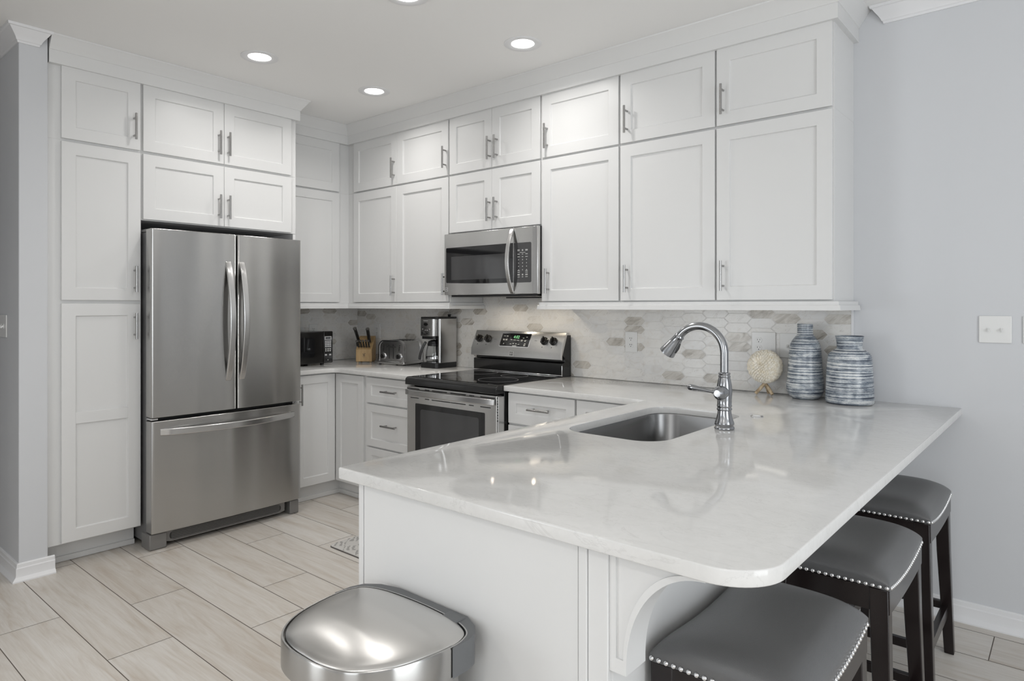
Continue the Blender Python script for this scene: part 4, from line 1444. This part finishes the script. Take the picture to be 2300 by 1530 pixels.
# ------------------------------------------------------------------ petal ball on driftwood legs
BC = Vector((3.462, -0.108, CT + 0.140))
BR = 0.078
t = Thing('decorative_ball', 'cream petal ball standing on small driftwood legs beside the vases', 'decoration', (3.462, -0.108, CT))
mb = MB()
bmesh.ops.create_icosphere(mb.bm, subdivisions=3, radius=BR * 0.93, matrix=Matrix.Translation(BC))
r2 = random.Random(5)
gold = PI * (3 - math.sqrt(5))
NP = 900
for i in range(NP):
    zz = 1 - 2 * (i + 0.5) / NP
    rr_ = math.sqrt(1 - zz * zz)
    n = Vector((rr_ * math.cos(gold * i), rr_ * math.sin(gold * i), zz))
    # petals swirl around a point facing the room
    pole = Vector((-0.10, -0.95, 0.35)).normalized()
    tg = n.cross(pole)
    if tg.length < 0.05:
        tg = n.cross(Vector((1, 0, 0)))
    tg.normalize()
    out = (n * 0.38 - (pole - n * n.dot(pole)).normalized() * 0.85).normalized() if (pole - n * n.dot(pole)).length > 1e-3 else n
    ln, wd = BR * r2.uniform(0.16, 0.22), BR * r2.uniform(0.13, 0.19)
    p0 = BC + n * BR * 0.925
    tw = r2.uniform(-0.4, 0.4)
    tg2 = (tg * math.cos(tw) + out * math.sin(tw)).normalized()
    grid = []
    for v_ in (0.0, 0.5, 1.0):
        row = []
        for u_ in (-1, -0.4, 0.4, 1):
            w = wd * (1 - 0.35 * v_ * v_)
            cur = (1 - u_ * u_) * 0.16 * wd
            row.append(mb.bm.verts.new(p0 + tg2 * (u_ * w * 0.6) + out * (v_ * ln) + n * (cur + 0.18 * ln * v_)))
        grid.append(row)
    for a in range(2):
        for b in range(3):
            mb.bm.faces.new((grid[a][b], grid[a][b + 1], grid[a + 1][b + 1], grid[a + 1][b]))
t.part('ball', mb, 'petal_cream', angle=60)
for (dx, dy, tx, ty) in ((-0.040, -0.020, 0.012, 0.0), (0.040, -0.012, -0.012, 0.006), (0.004, 0.040, 0.0, -0.010)):
    p0 = Vector((BC.x + dx, BC.y + dy, CT + 0.005))
    p1 = Vector((BC.x + tx, BC.y + ty, CT + 0.072))
    t.part('leg', MB().tube([tuple(p0), tuple(p0.lerp(p1, 0.35) + Vector((0.001, 0.002, 0))), tuple(p0.lerp(p1, 0.7)), tuple(p1)], [0.0075, 0.0085, 0.0080, 0.0070], 12), 'driftwood')


# ------------------------------------------------------------------ outlets and switches
def plate(name, label, cat, fn, a0, a1, b0, b1, d, gangs, group=None):
    """gangs: list of (centre a, kind)"""
    t = Thing(name, label, cat, fn((a0 + a1) / 2, b0, d), None, group)
    mb = MB().prism(rrect(a0, a1, b0, b1, 0.004, 3), fn, d + 0.0002, d + 0.0062)
    pl = t.part('plate', mb, 'plate_plastic', bevel=0.0025)
    zc = (b0 + b1) / 2
    D = d + 0.0062
    for ca, kind in gangs:
        if kind == 'decora':
            fc = t.part('receptacle', MB().prism(rrect(ca - 0.0165, ca + 0.0165, zc - 0.033, zc + 0.033, 0.003, 3), fn, D - 0.0005, D + 0.0012), 'plate_plastic', bevel=0.0008)
            cz = (-0.0185, 0.0185)
        elif kind == 'duplex':
            cz = (-0.0195, 0.0195)
            fc = None
            for q in cz:
                pts = [(ca + 0.0170 * math.cos(2 * PI * k / 24), zc + q + max(-0.0135, min(0.0135, 0.0170 * math.sin(2 * PI * k / 24)))) for k in range(24)]
                fc = t.part('receptacle', MB().prism(pts, fn, D - 0.0005, D + 0.0018), 'plate_plastic', bevel=0.0005)
                sl = MB()
                for da, hh_ in ((-0.0062, 0.0042), (0.0062, 0.0034)):
                    sl.prism([(ca + da - 0.0010, zc + q + 0.003 - hh_), (ca + da + 0.0010, zc + q + 0.003 - hh_), (ca + da + 0.0010, zc + q + 0.003 + hh_), (ca + da - 0.0010, zc + q + 0.003 + hh_)], fn, D + 0.0017, D + 0.0021)
                sl.prism([(ca + 0.0025 * math.cos(2 * PI * k / 12), zc + q - 0.0080 + 0.0025 * math.sin(2 * PI * k / 12)) for k in range(12)], fn, D + 0.0017, D + 0.0021)
                t.part('slots', sl, 'slot_dark', fc)
            continue
        elif kind == 'toggle':
            bz = MB().prism([(ca - 0.0055, zc - 0.012), (ca + 0.0055, zc - 0.012), (ca + 0.0055, zc + 0.012), (ca - 0.0055, zc + 0.012)], fn, D - 0.0005, D + 0.0012)
            fc = t.part('toggle_frame', bz, 'plate_plastic')
            u0, u1 = fn(ca - 0.004, zc + 0.006, D), fn(ca + 0.004, zc - 0.010, D + 0.011)
            mb = MB()
            mb.loft([[fn(ca - 0.0045, zc - 0.004, D), fn(ca + 0.0045, zc - 0.004, D), fn(ca + 0.0045, zc + 0.007, D), fn(ca - 0.0045, zc + 0.007, D)],
                     [fn(ca - 0.0035, zc - 0.0105, D + 0.012), fn(ca + 0.0035, zc - 0.0105, D + 0.012), fn(ca + 0.0035, zc - 0.004, D + 0.014), fn(ca - 0.0035, zc - 0.004, D + 0.014)]])
            t.part('toggle', mb, 'plate_plastic', bevel=0.0008)
            continue
        else:
            continue
        for q in cz:
            sl = MB()
            for da, hh_ in ((-0.0065, 0.0038), (0.0060, 0.0040)):
                sl.prism([(ca + da - 0.0014, zc + q + 0.004 - hh_), (ca + da + 0.0014, zc + q + 0.004 - hh_), (ca + da + 0.0014, zc + q + 0.004 + hh_), (ca + da - 0.0014, zc + q + 0.004 + hh_)], fn, D + 0.0011, D + 0.0016)
            sl.prism([(ca + 0.0024 * math.cos(2 * PI * k / 12), zc + q - 0.0075 + 0.0024 * math.sin(2 * PI * k / 12)) for k in range(12)], fn, D + 0.0011, D + 0.0016)
            t.part('slots', sl, 'slot_dark', fc)
    return t


TS = 0.0119
plate('wall_outlet', 'white outlet plate on the marble backsplash right of the range', 'outlet', FB, 2.609, 2.688, 1.083, 1.204, TS, [(2.6485, 'decora')])
plate('wall_outlet', 'wide white plate with two round-faced sockets above the cream petal ball', 'outlet', FB, 3.361, 3.484, 1.099, 1.2215, TS, [(3.398, 'duplex')])
plate('light_switch', 'cream white switch plate half hidden behind the taller striped vase', 'switch', FB, 3.502, 3.625, 1.0955, 1.219, TS, [(3.543, 'toggle'), (3.588, 'toggle')])
plate('wall_outlet', 'white outlet plate on the backsplash behind the knife block and toaster', 'outlet', FB, 0.241, 0.322, 1.089, 1.211, TS, [(0.281, 'decora')])
plate('wall_outlet', 'white outlet plate on the left wall just above the black countertop microwave', 'outlet', FL, -0.478, -0.400, 1.089, 1.211, TS, [(-0.439, 'decora')])
plate('light_switch', 'white double switch plate on the plain grey wall at the right', 'switch', FB, 4.327, 4.440, 1.2, 1.314, 0.0, [(4.361, 'toggle'), (4.407, 'toggle')])
plate('light_switch', 'white plate at the very right edge of the grey wall, next to the double switch', 'switch', FB, 4.4762, 4.548, 1.2, 1.314, 0.0, [(4.512, 'toggle')])
HALL = lambda a, b, d: (a, -2.524 - d, b)
plate('light_switch', 'white switch plate on the shaded grey wall at the far left', 'switch', HALL, 0.315, 0.465, 1.193, 1.309, 0.0, [(0.367, 'toggle'), (0.413, 'toggle')])

# ------------------------------------------------------------------ kitchen mat
t = Thing('kitchen_mat', 'grey and white patterned floor mat in front of the range', 'mat', (1.9, -1.04, 0.0))
t.part('mat_top', slab('mat', [rrect(1.434, 2.358, -1.260, -0.822, 0.03)], 0.0050, 0.0098, 0.001), 'mat_pattern')
t.part('backing', slab('mat', [rrect(1.432, 2.360, -1.262, -0.820, 0.03)], 0.0006, 0.0052, 0.001), 'mat_edge')

# ------------------------------------------------------------------ trash can against the peninsula
TCX = 3.4545
half = [(0.0, -2.690), (0.05, -2.688), (0.1, -2.675), (0.14, -2.645), (0.172, -2.595), (0.190, -2.530), (0.1965, -2.470), (0.192, -2.435), (0.175, -2.408), (0.13, -2.390), (0.07, -2.3825), (0.0, -2.380)]
full = [(TCX + a, b) for a, b in half] + [(TCX - a, b) for a, b in reversed(half[1:-1])]


def smooth_loop(P, sub=5):
    out = []
    n = len(P)
    for i in range(n):
        p0, p1, p2, p3 = P[i - 1], P[i], P[(i + 1) % n], P[(i + 2) % n]
        for k in range(sub):
            u = k / sub
            out.append(tuple(0.5 * (2 * p1[j] + (p2[j] - p0[j]) * u + (2 * p0[j] - 5 * p1[j] + 4 * p2[j] - p3[j]) * u * u + (3 * p1[j] - p0[j] - 3 * p2[j] + p3[j]) * u ** 3) for j in (0, 1)))
    return out


def offset_loop(P, d):
    n = len(P)
    out = []
    for i in range(n):
        a, b = Vector(P[i - 1]), Vector(P[(i + 1) % n])
        tg = (b - a).normalized()
        out.append((P[i][0] + tg.y * d, P[i][1] - tg.x * d))
    return out


TO = smooth_loop(full)
TZ = 0.645
t = Thing('trash_can', 'semi-round stainless step trash can in front of the peninsula panel', 'trash can', (TCX, -2.53, 0))
lo = offset_loop(TO, -0.012)
t.part('body', MB().prism(lo, ZUP, 0.012, TZ - 0.055), 'stainless', angle=60)
l2 = offset_loop(TO, -0.008)
t.part('base_ring', MB().prism(l2, ZUP, 0.0008, 0.014), 'plastic_grey')
o1, o2 = offset_loop(TO, 0.0085), offset_loop(TO, 0.0035)
mb = MB()
mb.loft([[(a, b, TZ - 0.066) for a, b in offset_loop(TO, -0.004)], [(a, b, TZ - 0.062) for a, b in o1], [(a, b, TZ - 0.004) for a, b in o1], [(a, b, TZ + 0.0005) for a, b in offset_loop(TO, 0.007)], [(a, b, TZ + 0.0005) for a, b in o2],
         [(a, b, TZ - 0.012) for a, b in o2]], False, True)
t.part('rim_band', mb, 'stainless', angle=30)
dome = []
cx_, cy_ = TCX, -2.535
for f, z in ((1.0, -0.010), (1.0, -0.0015), (0.985, 0.002), (0.93, 0.0060), (0.80, 0.0125), (0.6, 0.0185), (0.4, 0.0225), (0.2, 0.0245), (0.02, 0.025)):
    dome.append([(cx_ + (a - cx_) * f, cy_ + (b - cy_) * f, TZ + z) for a, b in TO])
mb = MB()
mb.loft(dome)
m2 = mat('lid_steel', (0.60, 0.59, 0.575), 0.30, metal=1.0, aniso=0.5)
tt = nd(m2, 'ShaderNodeTangent', direction_type='RADIAL', axis='Y')
lk(m2, tt.outputs[0], pbsdf(m2).inputs['Tangent'])
nz = noise(m2, coords(m2, (8, 500, 8), rot=(0, 0, 0.5)), 1.0, 2)
bump(m2, nz, 0.012, 0.0004)
t.part('lid', mb, 'lid_steel', angle=40)
# hinge housing at the back, wrapping round the corners
hb_ = [(a, b) for a, b in offset_loop(TO, 0.0098)]
inner = [p for p in hb_ if p[1] > -2.475]
inner.sort(key=lambda p: p[0])
xs0, xs1 = inner[0], inner[-1]
outer = [(xs1[0] + 0.001, -2.475), (xs1[0] + 0.0015, -2.43), (xs1[0] - 0.006, -2.402), (xs1[0] - 0.03, -2.375), (xs1[0] - 0.075, -2.3525), (xs0[0] + 0.10, -2.3525), (xs0[0] + 0.045, -2.368), (xs0[0] + 0.010, -2.395), (xs0[0] - 0.0015, -2.43), (xs0[0] - 0.001, -2.475)]
ring_in = sorted([p for p in offset_loop(TO, 0.0035) if p[1] > -2.475], key=lambda p: p[0])
poly = outer + ring_in
mb = MB().prism(poly, ZUP, TZ - 0.064, TZ + 0.0002)
t.part('hinge_housing', mb, 'plastic_grey', bevel=0.002)
mb = MB().box(TCX + 0.085, TCX + 0.135, -2.40, -2.362, TZ - 0.01, TZ + 0.004)
t.part('hinge_cover', mb, 'plastic_grey', bevel=0.004)
t.part('pedal', MB().box(TCX - 0.05, TCX + 0.05, -2.735, -2.66, 0.004, 0.016), 'stainless_plain', bevel=0.003)

# ------------------------------------------------------------------ bar stools (local frame: x away from the bar, y along it)
SHX, SHY, SZN = 0.155, 0.2365, 0.630


def zsag(v):
    return SZN - 0.020 * (1 - v * v)


def seat_point(u, v):
    """u, v in -1..1 over the cushion"""
    eu = max(0.0, 1 - abs(u) ** 3.2) ** 0.42
    ev = max(0.0, 1 - abs(v) ** 5.0) ** 0.42
    z = zsag(v) + 0.058 * eu * ev + 0.004 * (1 - u * u)
    px = SHX * u
    py = SHY * v
    bl = 0.006 * eu * ev
    return (px * (1 + bl * 0), py, z)


def make_stool(loc, label, rot):
    t = Thing('bar_stool', label, 'stool', loc, rot, 'black leather bar stools along the peninsula')
    NU, NV = 34, 46
    us = [math.sin(PI / 2 * (-1 + 2 * k / NU)) for k in range(NU + 1)]
    vs = [math.sin(PI / 2 * (-1 + 2 * k / NV)) for k in range(NV + 1)]
    mb = MB()
    g = [[mb.bm.verts.new(seat_point(u, v)) for v in vs] for u in us]
    for a in range(NU):
        for b in range(NV):
            mb.bm.faces.new((g[a][b], g[a + 1][b], g[a + 1][b + 1], g[a][b + 1]))
    per = [g[a][0] for a in range(NU + 1)] + [g[NU][b] for b in range(1, NV + 1)] + [g[a][NV] for a in range(NU - 1, -1, -1)] + [g[0][b] for b in range(NV - 1, 0, -1)]
    low = [mb.bm.verts.new((p.co.x, p.co.y, p.co.z - 0.013)) for p in per]
    for i in range(len(per)):
        j = (i + 1) % len(per)
        mb.bm.faces.new((per[i], low[i], low[j], per[j]))
    mb.bm.faces.new(low)
    t.part('cushion', mb, 'leather', angle=70)
    # nailheads round the lower edge of the leather
    nail = None
    spots = []
    n_long, n_short = 28, 18
    for k in range(n_short + 1):
        x = -SHX + 0.006 + (2 * SHX - 0.012) * k / n_short
        spots += [(x, -SHY - 0.0008, SZN - 0.006, 0), (x, SHY + 0.0008, SZN - 0.006, 2)]
    for k in range(1, n_long + 1):
        y = -SHY + 2 * SHY * k / (n_long + 1)
        spots += [(SHX + 0.0008, y, zsag(y / SHY) - 0.006, 1), (-SHX - 0.0008, y, zsag(y / SHY) - 0.006, 3)]
    for (x, y, z, q) in spots:
        if nail is None:
            mb = MB().tube([(0, 0, 0), (0, -0.0018, 0), (0, -0.0036, 0), (0, -0.0044, 0)], [0.0056, 0.0051, 0.0033, 0.001], 12)
            nail = build('nailhead', mb, 'chrome', t.o, angle=70)
            o = nail
        else:
            o = nail.copy()
            COL.objects.link(o)
        o.location = (x, y, z)
        o.rotation_euler = (0, 0, q * PI / 2)
    # apron boards: the long ones dip with the seat and are arched below
    for sx in (-1, 1):
        N = 18
        top, bot = [], []
        for k in range(N + 1):
            v = -1 + 2 * k / N
            y = v * (SHY - 0.006)
            top.append((y, zsag(v) - 0.0135))
            bot.append((y, zsag(v) - 0.066 - 0.012 * v * v))
        xi, xo = sx * (SHX - 0.026), sx * (SHX - 0.0005)
        mb = MB().prism(bot + list(reversed(top)), lambda a, b, d: (d, a, b), min(xi, xo), max(xi, xo))
        t.part('apron', mb, 'espresso_wood', bevel=0.002)
    for sy in (-1, 1):
        yi, yo = sorted((sy * (SHY - 0.028), sy * (SHY - 0.006)))
        t.part('apron', MB().box(-SHX + 0.030, SHX - 0.030, yi, yo, SZN - 0.075, SZN - 0.0135), 'espresso_wood', bevel=0.002)
    # legs, slightly splayed and tapering to the foot
    for sx in (-1, 1):
        for sy in (-1, 1):
            rings = []
            for (z, w, o_) in ((SZN - 0.0135, 0.046, 0.0), (0.40, 0.043, 0.004), (0.0006, 0.033, 0.016)):
                x1, y1 = sx * (SHX - 0.004 + o_), sy * (SHY - 0.004 + o_ * 0.8)
                x0, y0 = x1 - sx * w, y1 - sy * w
                xa, xb = sorted((x0, x1))
                ya, yb = sorted((y0, y1))
                rings.append([(xa, ya, z), (xb, ya, z), (xb, yb, z), (xa, yb, z)])
            mb = MB()
            mb.loft(rings)
            t.part('leg', mb, 'espresso_wood', bevel=0.003)
    for sy in (-1, 1):
        y = sy * (SHY - 0.010)
        ya, yb = sorted((y, y - sy * 0.020))
        t.part('stretcher', MB().box(-SHX + 0.026, SHX - 0.026, ya, yb, 0.172, 0.202), 'espresso_wood', bevel=0.002)
    for sx in (-1, 1):
        x = sx * (SHX - 0.006)
        xa, xb = sorted((x, x - sx * 0.022))
        t.part('footrest', MB().box(xa, xb, -SHY + 0.026, SHY - 0.026, 0.150, 0.192), 'espresso_wood', bevel=0.002)
    return t


st = make_stool((4.124, -1.968, 0), 'nearest black leather bar stool with nailhead trim, beside the white corbel', 0.0)
dup_tree(st.o, (4.124, -1.268, 0), 'middle one of the three black leather bar stools along the bar', 0.0)
dup_tree(st.o, (4.116, -0.585, 0), 'farthest black leather bar stool, closest to the grey wall', 0.0)

# ------------------------------------------------------------------ recessed ceiling lights
G_L = 'recessed ceiling lights'


def downlight(x, y, label, power=None):
    t = Thing('recessed_light', label, 'ceiling light', (x, y, CEIL), None, G_L)
    c = (x, y, CEIL)
    t.part('trim_ring', MB().lathe([(0.099, -0.0002), (0.099, -0.003), (0.094, -0.0055), (0.070, -0.0045), (0.060, -0.001)], c, 56, False, False), 'trim_paint', angle=50)
    t.part('lens', MB().lathe([(0.0605, -0.0012), (0.040, -0.0018), (0.001, -0.002)], c, 48, False, True), 'lens_glow')
    d = bpy.data.lights.new('lamp', 'AREA')
    d.shape = 'DISK'
    d.size = 0.11
    d.energy = LAMP_W if power is None else power
    d.spread = math.radians(148)
    d.color = (1.0, 0.975, 0.945)
    o = bpy.data.objects.new('lamp', d)
    COL.objects.link(o)
    o.parent = t.o
    o.location = (0, 0, -0.0075)


downlight(1.195, -1.545, 'recessed ceiling light in front of the fridge, left one of the pair nearest it')
downlight(1.205, -0.765, 'recessed ceiling light nearest the back corner of the ceiling, lowest in the photo')
downlight(2.425, -0.745, 'recessed ceiling light in front of the wall cabinets right of the microwave')
downlight(2.38, -1.50, 'recessed ceiling light over the middle of the kitchen, cut by the top photo edge')
for x, y in ((2.2, -4.6), (4.6, -4.6), (2.2, -6.0), (4.6, -6.0), (6.6, -4.4)):  # unseen downlights added behind the camera as fill light
    downlight(x, y, 'added unseen ceiling light, fill from behind the photographer', ROOM_FILL_W)

# ------------------------------------------------------------------ small work lights under the cabinets and the microwave
def lamp_child(parent, loc, sx, sy, power, color):
    d = bpy.data.lights.new('lamp', 'AREA')
    d.shape = 'RECTANGLE'
    d.size, d.size_y = sx, sy
    d.energy = power
    d.color = color
    o = bpy.data.objects.new('lamp', d)
    COL.objects.link(o)
    o.parent = parent
    o.location = loc


for (xa, xb, yc, pw, w) in ((3.395, 3.625, -0.140, 0.16, 'above the petal ball'), (2.33, 2.53, -0.105, 0.10, 'right of the microwave')):
    t = Thing('under_cabinet_light', 'slim light bar hidden under the wall cabinets ' + w, 'light', ((xa + xb) / 2, yc, 1.376))
    t.part('housing', MB().box(xa - 0.01, xb + 0.01, yc - 0.014, yc + 0.014, 1.3672, 1.3762), 'plate_plastic', bevel=0.002)
    t.part('diffuser', MB().box(xa, xb, yc - 0.003, yc + 0.003, 1.3655, 1.3674), 'bar_glow')
mw = bpy.data.objects['microwave_oven']
for x in (1.735, 2.105):
    mb = MB().cyl((x, -0.25, 1.4279), (x, -0.25, 1.4255), 0.020, n=24)
    o = build('cooktop_lamp', mb, 'lamp_warm', mw, tuple(mw.location))
    lamp_child(o, (x - mw.location.x, -0.25 - mw.location.y, 1.4245 - mw.location.z), 0.03, 0.03, 0.45, (1.0, 0.88, 0.70))
